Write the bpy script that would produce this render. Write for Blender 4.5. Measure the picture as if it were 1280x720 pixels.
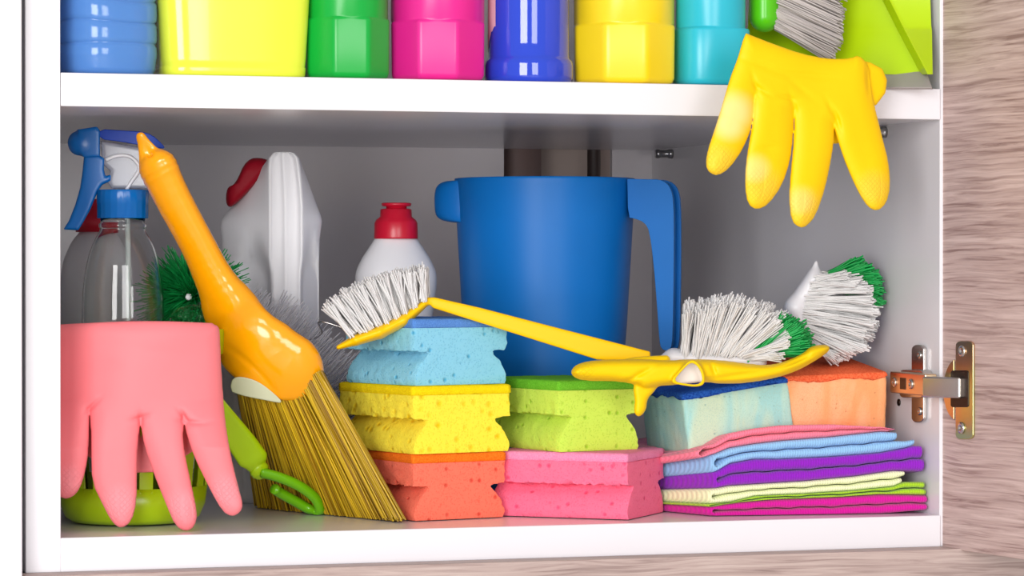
import bpy, math, random
import numpy as np
from mathutils import Vector, Matrix

for o in list(bpy.data.objects):
    bpy.data.objects.remove(o)
S = bpy.context.scene
COL = S.collection
random.seed(7)
RNG = np.random.default_rng(7)

# ------------------------------------------------------------------ camera
F, YAW, PITCH = 3875.79, 0.3002, -0.0065
CAM = np.array([-0.2845, -1.8135, 0.1584])
FW = np.array([math.sin(YAW)*math.cos(PITCH), math.cos(YAW)*math.cos(PITCH), math.sin(PITCH)])
RT = np.array([math.cos(YAW), -math.sin(YAW), 0.0])
UP = np.cross(RT, FW)
cam = bpy.data.objects.new('camera', bpy.data.cameras.new('camera'))
COL.objects.link(cam)
cam.data.sensor_width = 36
cam.data.lens = F/1280*36
cam.data.clip_start = 0.05
M3 = Matrix((RT, UP, -FW)).transposed()
cam.matrix_world = Matrix.Translation(Vector(CAM)) @ M3.to_4x4()
S.camera = cam

# ------------------------------------------------------------------ world, lights, exposure
w = bpy.data.worlds.new('world'); S.world = w; w.use_nodes = True
w.node_tree.nodes['Background'].inputs[0].default_value = (0.97, 0.96, 1.0, 1)
w.node_tree.nodes['Background'].inputs[1].default_value = 0.52
def area(name, loc, target, sx, sy, power, color=(1, 1, 1)):
    l = bpy.data.lights.new(name, 'AREA'); l.shape = 'RECTANGLE'; l.size = sx; l.size_y = sy
    l.energy = power; l.color = color
    o = bpy.data.objects.new(name, l); COL.objects.link(o); o.location = loc
    o.rotation_euler = (Vector(target)-Vector(loc)).to_track_quat('-Z', 'Y').to_euler()
    return o
area('softbox_left', (-1.25, -2.5, 0.40), (0.32, 0.3, 0.12), 1.0, 1.5, 56, (1.0, 0.978, 0.965))
area('softbox_right', (0.22, -3.0, 0.48), (0.28, 0.3, 0.12), 0.8, 1.4, 27, (1.0, 0.985, 0.98))
S.view_settings.view_transform = 'Standard'
S.view_settings.look = 'None'
S.view_settings.exposure = 0.0
S.view_settings.gamma = 1.0
S.view_settings.use_curve_mapping = False

# ------------------------------------------------------------------ placement helpers
def ray(x, y):
    x = np.asarray(x, float)[..., None]; y = np.asarray(y, float)[..., None]
    return FW + RT*(x-640)/F + UP*(360-y)/F
def at_y(x, y, Y):
    d = ray(x, y); return CAM + d*((np.asarray(Y, float)[..., None]-CAM[1])/d[..., 1:2])
def at_z(x, y, Z):
    d = ray(x, y); return CAM + d*((Z-CAM[2])/d[..., 2:3])
def at_x(x, y, X):
    d = ray(x, y); return CAM + d*((X-CAM[0])/d[..., 0:1])
def at_d(x, y, Z):
    d = ray(x, y); return CAM + d*np.asarray(Z, float)[..., None]
def dist(P): return float((np.array(P)-CAM) @ FW)
def z_at(py, P):     # height that shows at row py above the ground point P
    return CAM[2] + (360-py)/F*dist(P)*UP[2] + FW[2]*dist(P)
class Fr:            # a tilted working plane: u,v run right and down, c is depth behind it
    def __init__(s, Z0, ref=(0, 0), gx=0.0, gy=0.0): s.Z0, s.ref, s.gx, s.gy = Z0, ref, gx, gy
    def w(s, P):
        P = np.asarray(P, float)
        Z = s.Z0 + s.gx*(P[..., 0]-s.ref[0]) + s.gy*(P[..., 1]-s.ref[1]) + P[..., 2]*(s.Z0/F)
        return at_d(P[..., 0], P[..., 1], Z)

# ------------------------------------------------------------------ object helpers
def thing(name, label, cat, loc=(0, 0, 0), group=None):
    o = bpy.data.objects.new(name, None); COL.objects.link(o); o.empty_display_size = 0.02
    o.location = loc; o['label'] = label; o['category'] = cat
    if group: o['group'] = group
    return o
def origin(o):
    v = Vector((0, 0, 0))
    while o is not None: v = v + o.location; o = o.parent
    return np.array(v)
def mesh(name, V, Fc, mat, parent=None, smooth=True, col=None, kind=None, label=None, loc=None, mods=None):
    V = np.asarray(V, float)
    base = origin(parent) if parent is not None else (np.array(loc) if loc is not None else np.zeros(3))
    me = bpy.data.meshes.new(name)
    V = V - base
    if isinstance(Fc, np.ndarray):
        n, k = Fc.shape
        me.vertices.add(len(V)); me.vertices.foreach_set('co', V.ravel())
        me.loops.add(n*k); me.loops.foreach_set('vertex_index', Fc.ravel().astype(np.int32))
        me.polygons.add(n); me.polygons.foreach_set('loop_start', np.arange(0, n*k, k, dtype=np.int32))
        me.update(calc_edges=True)
    else:
        me.from_pydata(V.tolist(), [], [tuple(int(i) for i in f) for f in Fc]); me.update()
    me.validate()
    if smooth: me.polygons.foreach_set('use_smooth', np.ones(len(me.polygons), bool))
    if col is not None:
        a = me.color_attributes.new('tint', 'FLOAT_COLOR', 'POINT')
        c = np.ones((len(V), 4)); c[:, :3] = np.asarray(col).reshape(len(V), -1)[:, :3] if np.asarray(col).ndim > 1 else np.asarray(col)[:, None]
        a.data.foreach_set('color', c.ravel())
    me.materials.append(mat)
    o = bpy.data.objects.new(name, me); COL.objects.link(o)
    if parent is not None: o.parent = parent
    elif loc is not None: o.location = loc
    if kind: o['kind'] = kind
    if label: o['label'] = label
    if smooth:
        pass
    return o
def bevel(o, wd, seg=2, ang=35):
    m = o.modifiers.new('bevel', 'BEVEL'); m.width = wd; m.segments = seg; m.limit_method = 'ANGLE'; m.angle_limit = math.radians(ang)
    n = o.modifiers.new('wn', 'WEIGHTED_NORMAL'); n.keep_sharp = True
    return o
def tag(o, label, cat, group=None):
    o['label'] = label; o['category'] = cat
    if group: o['group'] = group
    return o
def join(*parts):     # parts: (V, faces) lists
    V = []; Fc = []; n = 0
    for v, f in parts:
        V.append(np.asarray(v, float).reshape(-1, 3)); Fc += [tuple(int(i)+n for i in q) for q in f]; n += len(V[-1])
    return np.concatenate(V), Fc
def box(x0, x1, y0, y1, z0, z1):
    V = np.array([(x, y, z) for z in (z0, z1) for y in (y0, y1) for x in (x0, x1)], float)
    return V, [(0, 2, 3, 1), (4, 5, 7, 6), (0, 1, 5, 4), (2, 6, 7, 3), (0, 4, 6, 2), (1, 3, 7, 5)]
def loft(rings, cap0=True, cap1=True, closed=True):   # rings: (m, n, 3)
    R = np.asarray(rings, float); m, n = R.shape[:2]
    Fc = []
    nn = n if closed else n-1
    for i in range(m-1):
        for j in range(nn):
            a, b = i*n+j, i*n+(j+1) % n
            Fc.append((a, b, b+n, a+n))
    if cap0: Fc.append(tuple(range(n-1, -1, -1)))
    if cap1: Fc.append(tuple((m-1)*n+j for j in range(n)))
    return R.reshape(-1, 3), Fc
def circ(n, ph=0): return np.arange(n)*2*math.pi/n + ph
def smooth_profile(P, k=2):
    P = np.asarray(P, float)
    for _ in range(k):
        Q = [P[0]]
        for a, b in zip(P[:-1], P[1:]):
            Q += [a*.75+b*.25, a*.25+b*.75]
        Q.append(P[-1]); P = np.array(Q)
    return P
def lathe(prof, ctr, seg=48, shape=None, sy=1.0, rot=0.0, cap0=True, cap1=True):
    """prof: (z, r[, shape weight]); shape(theta)->radius factor"""
    th = circ(seg); R = []
    for p in prof:
        z, r = p[0], p[1]; wt = p[2] if len(p) > 2 else 1.0
        f = 1.0 if shape is None else (1-wt) + wt*shape(th)
        x, y = r*f*np.cos(th), r*f*np.sin(th)*sy
        c, s = math.cos(rot), math.sin(rot)
        R.append(np.stack([ctr[0]+x*c-y*s, ctr[1]+x*s+y*c, np.full(seg, ctr[2]+z)], 1))
    return loft(R, cap0, cap1)
def superell(p):
    return lambda th: (np.abs(np.cos(th))**p+np.abs(np.sin(th))**p)**(-1/p)
def octo(n=8, ph=0.0, soft=0.0):
    def f(th):
        a = 2*math.pi/n
        t = np.mod(th-ph, a)-a/2
        return (math.cos(a/2)/np.cos(t))*1.04
    return f
def tube(path, r, n=10, r2=None, fr=None, flat=1.0):
    P = np.asarray(path, float); m = len(P)
    rr = np.full(m, r, float) if np.isscalar(r) else np.asarray(r, float)
    T = np.gradient(P, axis=0); T /= np.linalg.norm(T, axis=1)[:, None]+1e-12
    ref = np.array([0, 0, 1.0]) if abs(T[:, 2]).max() < .9 else np.array([0, 1.0, 0.02])
    if abs(T @ ref).max() > .97: ref = np.array([1.0, .1, .05])
    rings = []
    for p, t, q in zip(P, T, rr):
        a = np.cross(t, ref); a /= np.linalg.norm(a); b = np.cross(t, a)
        th = circ(n)
        rings.append(p + q*(np.cos(th)[:, None]*a + flat*np.sin(th)[:, None]*b))
    V, Fc = loft(rings)
    if fr is not None: V = fr.w(V)
    return V, Fc
def curve_pts(P, n=24):   # Catmull-Rom through points
    P = np.asarray(P, float); Q = np.vstack([2*P[0]-P[1], P, 2*P[-1]-P[-2]])
    out = []
    ks = np.linspace(0, len(P)-1, n)
    for k in ks:
        i = min(int(k), len(P)-2); t = k-i
        p0, p1, p2, p3 = Q[i:i+4]
        out.append(.5*((2*p1)+(-p0+p2)*t+(2*p0-5*p1+4*p2-p3)*t*t+(-p0+3*p1-3*p2+p3)*t**3))
    return np.array(out)
def prism(poly, c0, c1, fr=None):      # outline in the working plane, given thickness
    poly = np.asarray(poly, float); n = len(poly)
    a = np.column_stack([poly, np.full(n, c0)]); b = np.column_stack([poly, np.full(n, c1)])
    V, Fc = loft([a, b])
    if fr is not None: V = fr.w(V)
    return V, Fc
def chaikin(P, k=2):
    P = np.asarray(P, float)
    for _ in range(k):
        N = np.roll(P, -1, 0)
        Q = np.empty((2*len(P), P.shape[1])); Q[0::2] = P*.75+N*.25; Q[1::2] = P*.25+N*.75
        P = Q
    return P
def strands(B, T, r0, r1, sides=3, bend=None, seg=1):
    """many thin filaments from points B to points T as one mesh"""
    B = np.asarray(B, float); T = np.asarray(T, float); N = len(B)
    D = T-B; L = np.linalg.norm(D, axis=1)[:, None]; D = D/L
    ref = np.where(np.abs(D[:, 2:3]) < .9, np.array([[0, 0, 1.0]]), np.array([[1.0, 0, 0]]))
    A = np.cross(D, ref); A /= np.linalg.norm(A, axis=1)[:, None]; C = np.cross(D, A)
    ph = RNG.random(N)*6.28
    rings = []
    for k in range(seg+1):
        t = k/seg; p = B+(T-B)*t
        if bend is not None: p = p + bend*(t*t)
        r = r0+(r1-r0)*t
        r = np.broadcast_to(np.asarray(r).reshape(-1, 1), (N, 1))
        for j in range(sides):
            a = (ph + j*2*math.pi/sides)[:, None]
            rings.append(p + r*(np.cos(a)*A+np.sin(a)*C))
    V = np.stack(rings, 1).reshape(-1, 3)
    per = sides*(seg+1); Fc = []
    for k in range(seg):
        for j in range(sides):
            a, b = k*sides+j, k*sides+(j+1) % sides
            Fc.append((a, b, b+sides, a+sides))
    e = seg*sides
    cap = [(e, e+1, e+2, e+3)] if sides == 4 else [(e, e+1, e+2, e+2)]
    Fq = np.array(Fc)
    off = (np.arange(N)*per)[:, None, None]
    Fa = (Fq[None]+off).reshape(-1, 4)
    if sides == 4: Fa = np.vstack([Fa, (np.array(cap)[None]+off).reshape(-1, 4)])
    return V, Fa
# ---- implicit surfaces meshed by surface nets
def nets(fn, lo, hi, h):
    lo = np.array(lo, float); hi = np.array(hi, float)
    n = np.ceil((hi-lo)/h).astype(int)+1
    ax = [lo[i]+np.arange(n[i])*h for i in range(3)]
    X, Y, Z = np.meshgrid(*ax, indexing='ij')
    f = fn(X, Y, Z)
    f[0], f[-1], f[:, 0], f[:, -1], f[:, :, 0], f[:, :, -1] = 1, 1, 1, 1, 1, 1
    s = f < 0
    m = [k-1 for k in n]
    acc = np.zeros((*m, 3)); cnt = np.zeros(m)
    def sl(i, d, nn): return slice(d, d+nn)
    G = np.stack([X, Y, Z], -1)
    for a in range(3):
        b, c = [k for k in range(3) if k != a]
        for db in (0, 1):
            for dc in (0, 1):
                d0 = [0, 0, 0]; d0[b] = db; d0[c] = dc
                d1 = list(d0); d1[a] = 1
                i0 = tuple(slice(d0[k], d0[k]+m[k]) for k in range(3)); i1 = tuple(slice(d1[k], d1[k]+m[k]) for k in range(3))
                cr = s[i0] != s[i1]
                f0, f1 = f[i0][cr], f[i1][cr]
                t = (f0/(f0-f1))[:, None]
                acc[cr] += G[i0][cr]*(1-t)+G[i1][cr]*t
                cnt[cr] += 1
    act = cnt > 0
    idx = np.full(m, -1); idx[act] = np.arange(act.sum())
    V = acc[act]/cnt[act][:, None]
    Fs = []
    for a in range(3):
        b, c = (a+1) % 3, (a+2) % 3
        i0 = [slice(1, m[k]) for k in range(3)]; i0[a] = slice(0, m[a])
        i1 = list(i0); i1[a] = slice(1, m[a]+1)
        s0, s1 = s[tuple(i0)], s[tuple(i1)]
        cr = np.argwhere(s0 != s1)
        flip = s0[tuple(cr.T)]
        p = cr.copy()
        for k in range(3):
            if k != a: p[:, k] += 1
        def at(db, dc):
            q = p.copy(); q[:, b] -= db; q[:, c] -= dc
            return idx[tuple(q.T)]
        q = np.stack([at(1, 1), at(0, 1), at(0, 0), at(1, 0)], 1)
        q[~flip] = q[~flip][:, ::-1]
        Fs.append(q)
    Fq = np.vstack(Fs); Fq = Fq[(Fq >= 0).all(1)]
    return V, Fq
def relax(V, Fq, it=2, lam=.5):
    for _ in range(it):
        A = np.zeros_like(V); n = np.zeros(len(V))
        for i in range(4):
            for j in (1, 3):
                np.add.at(A, Fq[:, i], V[Fq[:, (i+j) % 4]]); np.add.at(n, Fq[:, i], 1)
        V = V + lam*(A/np.maximum(n, 1)[:, None]-V)
    return V
def cap(X, Y, Z, a, b, r1, r2, fz=1.0):     # tapered capsule, flattened in depth by fz
    a = np.array(a, float); b = np.array(b, float)
    if len(a) == 2: a = np.append(a, 0)
    if len(b) == 2: b = np.append(b, 0)
    d = b-a; d2 = d.copy(); d2[2] /= fz; L = d2 @ d2
    px, py, pz = X-a[0], Y-a[1], (Z-a[2])/fz
    t = np.clip((px*d2[0]+py*d2[1]+pz*d2[2])/L, 0, 1)
    q = np.sqrt((px-t*d2[0])**2+(py-t*d2[1])**2+(pz-t*d2[2])**2)
    return q-(r1+(r2-r1)*t)
def chain(X, Y, Z, pts, fz=1.0, k=1.0):     # pts: (x, y, r) or (x, y, c, r)
    f = None
    P = curve_pts(pts, 3*len(pts)-1) if len(pts) > 2 else np.array(pts, float)
    for p, q in zip(P[:-1], P[1:]):
        g = cap(X, Y, Z, p[:-1], q[:-1], p[-1], q[-1], fz)
        f = g if f is None else smin(f, g, .8)
    return f
def smin(a, b, k):
    h = np.clip(.5+.5*(b-a)/k, 0, 1)
    return b*(1-h)+a*h-k*h*(1-h)
def smax(a, b, k): return -smin(-a, -b, k)
def poly2d(X, Y, P):                         # signed distance to polygon in the plane
    P = np.asarray(P, float); n = len(P)
    d = np.full(X.shape, 1e9); ins = np.zeros(X.shape, bool)
    for i in range(n):
        a, b = P[i], P[(i+1) % n]; e = b-a
        wx, wy = X-a[0], Y-a[1]
        t = np.clip((wx*e[0]+wy*e[1])/(e@e), 0, 1)
        d = np.minimum(d, np.hypot(wx-t*e[0], wy-t*e[1]))
        c = (a[1] > Y) != (b[1] > Y)
        ins ^= c & (X < (b[0]-a[0])*(Y-a[1])/(b[1]-a[1]+1e-12)+a[0])
    return np.where(ins, -d, d)
def slab2d(X, Y, Z, P, half, c0=0.0, rnd=4):  # inflated plate with rounded rim
    d2 = poly2d(X[:, :, 0], Y[:, :, 0], P)[:, :, None]
    qx = np.maximum(d2+rnd, 0); qz = np.maximum(np.abs(Z-c0)-half+rnd, 0)
    return np.sqrt(qx**2+qz**2)+np.minimum(np.maximum(d2+rnd, np.abs(Z-c0)-half+rnd), 0)-rnd

def inflate(X, Y, Z, P, T=11, R=22, rnd=2):
    d2 = poly2d(X[:, :, 0], Y[:, :, 0], P)[:, :, None]-1.0
    q = np.clip(-d2/R, 0, 1)
    h = T*np.sqrt(np.clip(1-(1-q)**2, 0, 1))
    return np.where(d2 > 0, np.maximum(d2, 0)+np.maximum(np.abs(Z)-.5, 0)*.6, (np.abs(Z)-h)*(.45+.5*q))

# ------------------------------------------------------------------ materials
def rgb(r, g, b):
    f = lambda c: (c/255/12.92 if c/255 <= .04045 else ((c/255+.055)/1.055)**2.4)
    return (f(r), f(g), f(b), 1)
def newmat(name):
    m = bpy.data.materials.new(name); m.use_nodes = True
    return m, m.node_tree, m.node_tree.nodes['Principled BSDF']
def N(t, kind, **kw):
    n = t.nodes.new(kind)
    for k, v in kw.items():
        if k.startswith('i_'):
            n.inputs[k[2:].replace('_', ' ')].default_value = v
        else: setattr(n, k, v)
    return n
def coords(t, scale=(1, 1, 1), rot=(0, 0, 0)):
    tc = N(t, 'ShaderNodeTexCoord'); mp = N(t, 'ShaderNodeMapping')
    mp.inputs['Scale'].default_value = scale; mp.inputs['Rotation'].default_value = rot
    t.links.new(tc.outputs['Object'], mp.inputs['Vector'])
    return mp.outputs['Vector']
def plastic(name, c, rough=.3, bump=.0, bscale=300, spec=.5, sss=0.0, tint=None, trans=0.0, coat=0.0, var=0.0):
    m, t, p = newmat(name)
    p.inputs['Base Color'].default_value = c; p.inputs['Roughness'].default_value = rough
    p.inputs['Specular IOR Level'].default_value = spec
    p.inputs['Coat Weight'].default_value = coat
    if sss:
        p.inputs['Subsurface Weight'].default_value = sss; p.inputs['Subsurface Radius'].default_value = (1, 1, 1); p.inputs['Subsurface Scale'].default_value = .004
    if trans: p.inputs['Transmission Weight'].default_value = trans
    v = coords(t)
    if tint is not None:
        a = N(t, 'ShaderNodeVertexColor', layer_name='tint'); mx = N(t, 'ShaderNodeMix', data_type='RGBA')
        mx.inputs[6].default_value = c; mx.inputs[7].default_value = tint
        t.links.new(a.outputs[0], mx.inputs[0]); t.links.new(mx.outputs[2], p.inputs['Base Color'])
    elif var:
        n = N(t, 'ShaderNodeTexNoise', i_Scale=35.0); t.links.new(v, n.inputs['Vector'])
        r = N(t, 'ShaderNodeMapRange'); r.inputs[3].default_value = 1-var; r.inputs[4].default_value = 1+var
        h = N(t, 'ShaderNodeHueSaturation'); h.inputs['Color'].default_value = c
        t.links.new(n.outputs[0], r.inputs[0]); t.links.new(r.outputs[0], h.inputs['Value']); t.links.new(h.outputs[0], p.inputs['Base Color'])
    if bump:
        n = N(t, 'ShaderNodeTexNoise', i_Scale=float(bscale), i_Detail=3.0); t.links.new(v, n.inputs['Vector'])
        b = N(t, 'ShaderNodeBump', i_Strength=bump, i_Distance=.0005)
        t.links.new(n.outputs[0], b.inputs['Height']); t.links.new(b.outputs[0], p.inputs['Normal'])
    return m
def foam(name, c, dark, scale=420, hole=.35):
    m, t, p = newmat(name); v = coords(t)
    p.inputs['Roughness'].default_value = .95; p.inputs['Specular IOR Level'].default_value = .1
    p.inputs['Subsurface Weight'].default_value = .25; p.inputs['Subsurface Radius'].default_value = (1, 1, 1); p.inputs['Subsurface Scale'].default_value = .003
    vo = N(t, 'ShaderNodeTexVoronoi', i_Scale=scale*1.7); t.links.new(v, vo.inputs['Vector'])
    r = N(t, 'ShaderNodeMapRange'); r.inputs[1].default_value = .05; r.inputs[2].default_value = .42
    t.links.new(vo.outputs['Distance'], r.inputs[0])
    v2 = N(t, 'ShaderNodeTexVoronoi', i_Scale=scale*.42); t.links.new(v, v2.inputs['Vector'])
    r2 = N(t, 'ShaderNodeMapRange'); r2.inputs[1].default_value = .1; r2.inputs[2].default_value = .1+hole*.6
    t.links.new(v2.outputs['Distance'], r2.inputs[0])
    # only some of the large cells are open pores
    sp = N(t, 'ShaderNodeSeparateColor'); t.links.new(v2.outputs['Color'], sp.inputs[0])
    gt = N(t, 'ShaderNodeMath', operation='GREATER_THAN'); gt.inputs[1].default_value = hole; t.links.new(sp.outputs[0], gt.inputs[0])
    mxh = N(t, 'ShaderNodeMath', operation='MAXIMUM'); t.links.new(r2.outputs[0], mxh.inputs[0]); t.links.new(gt.outputs[0], mxh.inputs[1])
    mul = N(t, 'ShaderNodeMath', operation='MULTIPLY'); t.links.new(r.outputs[0], mul.inputs[0]); mul.inputs[1].default_value = .35
    ad = N(t, 'ShaderNodeMath', operation='ADD'); t.links.new(mul.outputs[0], ad.inputs[0]); t.links.new(mxh.outputs[0], ad.inputs[1])
    mx = N(t, 'ShaderNodeMix', data_type='RGBA'); mx.inputs[6].default_value = dark; mx.inputs[7].default_value = c
    t.links.new(mxh.outputs[0], mx.inputs[0])
    m2 = N(t, 'ShaderNodeMix', data_type='RGBA'); t.links.new(mx.outputs[2], m2.inputs[7]); m2.inputs[6].default_value = tuple(.55*a+.45*b for a, b in zip(c, dark))
    t.links.new(r.outputs[0], m2.inputs[0]); t.links.new(m2.outputs[2], p.inputs['Base Color'])
    b = N(t, 'ShaderNodeBump', i_Strength=.55, i_Distance=.0012); t.links.new(ad.outputs[0], b.inputs['Height'])
    t.links.new(b.outputs[0], p.inputs['Normal'])
    return m
def felt(name, c, c2, scale=1400, worn=None):
    m, t, p = newmat(name); v = coords(t)
    p.inputs['Roughness'].default_value = .95; p.inputs['Specular IOR Level'].default_value = .1
    n = N(t, 'ShaderNodeTexNoise', i_Scale=float(scale), i_Detail=4.0); t.links.new(v, n.inputs['Vector'])
    mx = N(t, 'ShaderNodeMix', data_type='RGBA'); mx.inputs[6].default_value = c2; mx.inputs[7].default_value = c
    r = N(t, 'ShaderNodeMapRange'); r.inputs[1].default_value = .35; r.inputs[2].default_value = .6
    t.links.new(n.outputs[0], r.inputs[0]); t.links.new(r.outputs[0], mx.inputs[0]); t.links.new(mx.outputs[2], p.inputs['Base Color'])
    b = N(t, 'ShaderNodeBump', i_Strength=.7, i_Distance=.0008); t.links.new(n.outputs[0], b.inputs['Height']); t.links.new(b.outputs[0], p.inputs['Normal'])
    return m
def terry(name, c, rib=1150, axis=0, strength=.5):
    """microfibre: fine ribs running along the cloth with loops along them"""
    m, t, p = newmat(name); v = coords(t)
    p.inputs['Roughness'].default_value = .95; p.inputs['Specular IOR Level'].default_value = .1
    p.inputs['Sheen Weight'].default_value = .25; p.inputs['Sheen Roughness'].default_value = .5
    wv = N(t, 'ShaderNodeTexWave', i_Scale=rib/6.0, i_Distortion=1.2, i_Detail=2.0); wv.bands_direction = 'DIAGONAL' if axis == 3 else 'XYZ'[axis]
    wv.inputs['Detail Scale'].default_value = 1.5
    t.links.new(v, wv.inputs['Vector'])
    n = N(t, 'ShaderNodeTexNoise', i_Scale=2200.0, i_Detail=2.0); t.links.new(v, n.inputs['Vector'])
    ad = N(t, 'ShaderNodeMath', operation='ADD'); t.links.new(wv.outputs[1], ad.inputs[0]); t.links.new(n.outputs[0], ad.inputs[1])
    r = N(t, 'ShaderNodeMapRange'); r.inputs[1].default_value = .3; r.inputs[2].default_value = 1.4; r.inputs[3].default_value = .84; r.inputs[4].default_value = 1.06
    h = N(t, 'ShaderNodeHueSaturation'); h.inputs['Color'].default_value = c
    t.links.new(ad.outputs[0], r.inputs[0]); t.links.new(r.outputs[0], h.inputs['Value']); t.links.new(h.outputs[0], p.inputs['Base Color'])
    b = N(t, 'ShaderNodeBump', i_Strength=strength, i_Distance=.0007); t.links.new(ad.outputs[0], b.inputs['Height']); t.links.new(b.outputs[0], p.inputs['Normal'])
    return m
def wood(name, a, b, c, axis='x', sc=1.0):
    """greyed oak laminate with long wavy grain"""
    m, t, p = newmat(name)
    p.inputs['Roughness'].default_value = .55
    v0 = coords(t, (1, 1, 1))
    wn = N(t, 'ShaderNodeTexNoise', i_Scale=9.0*sc, i_Detail=2.0); t.links.new(v0, wn.inputs['Vector'])
    mp = N(t, 'ShaderNodeMapping'); mp.inputs['Scale'].default_value = (16*sc, 420*sc, 420*sc)
    ad = N(t, 'ShaderNodeVectorMath', operation='MULTIPLY_ADD'); ad.inputs[1].default_value = (0, 0, .009)
    t.links.new(wn.outputs['Color'], ad.inputs[0]); t.links.new(v0, ad.inputs[2]); t.links.new(ad.outputs[0], mp.inputs['Vector'])
    v = mp.outputs['Vector']
    n1 = N(t, 'ShaderNodeTexNoise', i_Scale=.22, i_Detail=3.0, i_Roughness=.6, i_Distortion=.2); t.links.new(v, n1.inputs['Vector'])
    n2 = N(t, 'ShaderNodeTexNoise', i_Scale=1.0, i_Detail=4.0, i_Roughness=.6, i_Distortion=.8); t.links.new(v, n2.inputs['Vector'])
    cr = N(t, 'ShaderNodeValToRGB'); e = cr.color_ramp.elements
    e[0].position = .36; e[0].color = c; e[1].position = .62; e[1].color = a
    q = cr.color_ramp.elements.new(.48); q.color = b
    mm = N(t, 'ShaderNodeMix', data_type='FLOAT'); mm.inputs[0].default_value = .62
    t.links.new(n1.outputs[0], mm.inputs[2]); t.links.new(n2.outputs[0], mm.inputs[3])
    t.links.new(mm.outputs[0], cr.inputs[0]); t.links.new(cr.outputs[0], p.inputs['Base Color'])
    bp = N(t, 'ShaderNodeBump', i_Strength=.35, i_Distance=.0004); t.links.new(n2.outputs[0], bp.inputs['Height']); t.links.new(bp.outputs[0], p.inputs['Normal'])
    return m
def metal(name, c, rough=.25, var=0.0, c2=None):
    m, t, p = newmat(name); p.inputs['Metallic'].default_value = 1; p.inputs['Roughness'].default_value = rough
    p.inputs['Base Color'].default_value = c
    if c2 is not None:
        v = coords(t); n = N(t, 'ShaderNodeTexNoise', i_Scale=22.0, i_Detail=1.0, i_Distortion=.5); t.links.new(v, n.inputs['Vector'])
        cr = N(t, 'ShaderNodeValToRGB'); e = cr.color_ramp.elements; e[0].position = .38; e[0].color = c; e[1].position = .62; e[1].color = c2
        t.links.new(n.outputs[0], cr.inputs[0]); t.links.new(cr.outputs[0], p.inputs['Base Color'])
    return m
def translucent(name, c, f):
    m, t, p = newmat(name); p.inputs['Base Color'].default_value = c; p.inputs['Roughness'].default_value = .6
    tr = N(t, 'ShaderNodeBsdfTranslucent'); tr.inputs[0].default_value = c
    mx = N(t, 'ShaderNodeMixShader'); mx.inputs[0].default_value = f
    t.links.new(p.outputs[0], mx.inputs[1]); t.links.new(tr.outputs[0], mx.inputs[2])
    t.links.new(mx.outputs[0], t.nodes['Material Output'].inputs['Surface'])
    return m
def clear(name, c=(1, 1, 1, 1), rough=.03, ior=1.45):
    m, t, p = newmat(name); p.inputs['Transmission Weight'].default_value = 1; p.inputs['Roughness'].default_value = rough
    p.inputs['IOR'].default_value = ior; p.inputs['Base Color'].default_value = c
    return m
def glovemat(name, c, tint, grid=420):
    """rubber with a raised diamond grip where 'grip' is painted, powder where 'tint' is painted"""
    m = plastic(name, c, rough=.5, sss=.08, tint=tint, spec=.25)
    t = m.node_tree; p = t.nodes['Principled BSDF']
    v = coords(t, (1, 1, 1), (0, math.radians(45), 0))
    ch = N(t, 'ShaderNodeTexVoronoi', i_Scale=float(grid), i_Randomness=0.0, feature='DISTANCE_TO_EDGE'); t.links.new(v, ch.inputs['Vector'])
    r = N(t, 'ShaderNodeMapRange'); r.inputs[1].default_value = 0.0; r.inputs[2].default_value = .16
    t.links.new(ch.outputs['Distance'], r.inputs[0])
    g = N(t, 'ShaderNodeVertexColor', layer_name='grip')
    inv = N(t, 'ShaderNodeMath', operation='MULTIPLY'); t.links.new(r.outputs[0], inv.inputs[0]); t.links.new(g.outputs[0], inv.inputs[1])
    n = N(t, 'ShaderNodeTexNoise', i_Scale=150.0, i_Detail=2.0); t.links.new(coords(t), n.inputs['Vector'])
    ad = N(t, 'ShaderNodeMath', operation='MULTIPLY_ADD'); t.links.new(n.outputs[0], ad.inputs[0]); ad.inputs[1].default_value = .35; t.links.new(inv.outputs[0], ad.inputs[2])
    b = N(t, 'ShaderNodeBump', i_Strength=.5, i_Distance=.0006); t.links.new(ad.outputs[0], b.inputs['Height']); t.links.new(b.outputs[0], p.inputs['Normal'])
    return m
def add_attr(o, name, vals):
    a = o.data.color_attributes.new(name, 'FLOAT_COLOR', 'POINT'); c = np.ones((len(vals), 4)); c[:, :3] = np.asarray(vals)[:, None]
    a.data.foreach_set('color', c.ravel())

WHITE = plastic('white_laminate', rgb(232, 230, 234), .22, bump=.03, bscale=900)
WHITE_IN = plastic('white_laminate_interior', rgb(236, 231, 234), .2, bump=.05, bscale=700)
WOODX = wood('grey_oak_wide', rgb(196, 176, 168), rgb(176, 154, 147), rgb(140, 118, 112), 'x')
WOODY = wood('grey_oak_door', rgb(214, 190, 184), rgb(190, 164, 158), rgb(146, 118, 113), 'x', 1.0)
STEEL = metal('nickel', rgb(205, 200, 196), .22)
BRONZE = metal('yellowed_zinc', rgb(222, 196, 168), .3, c2=rgb(206, 196, 180))
RAINBOW = metal('passivated_zinc', rgb(226, 170, 150), .28, c2=rgb(200, 196, 130))
DARKM = metal('dark_steel', rgb(70, 62, 58), .4)

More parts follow.
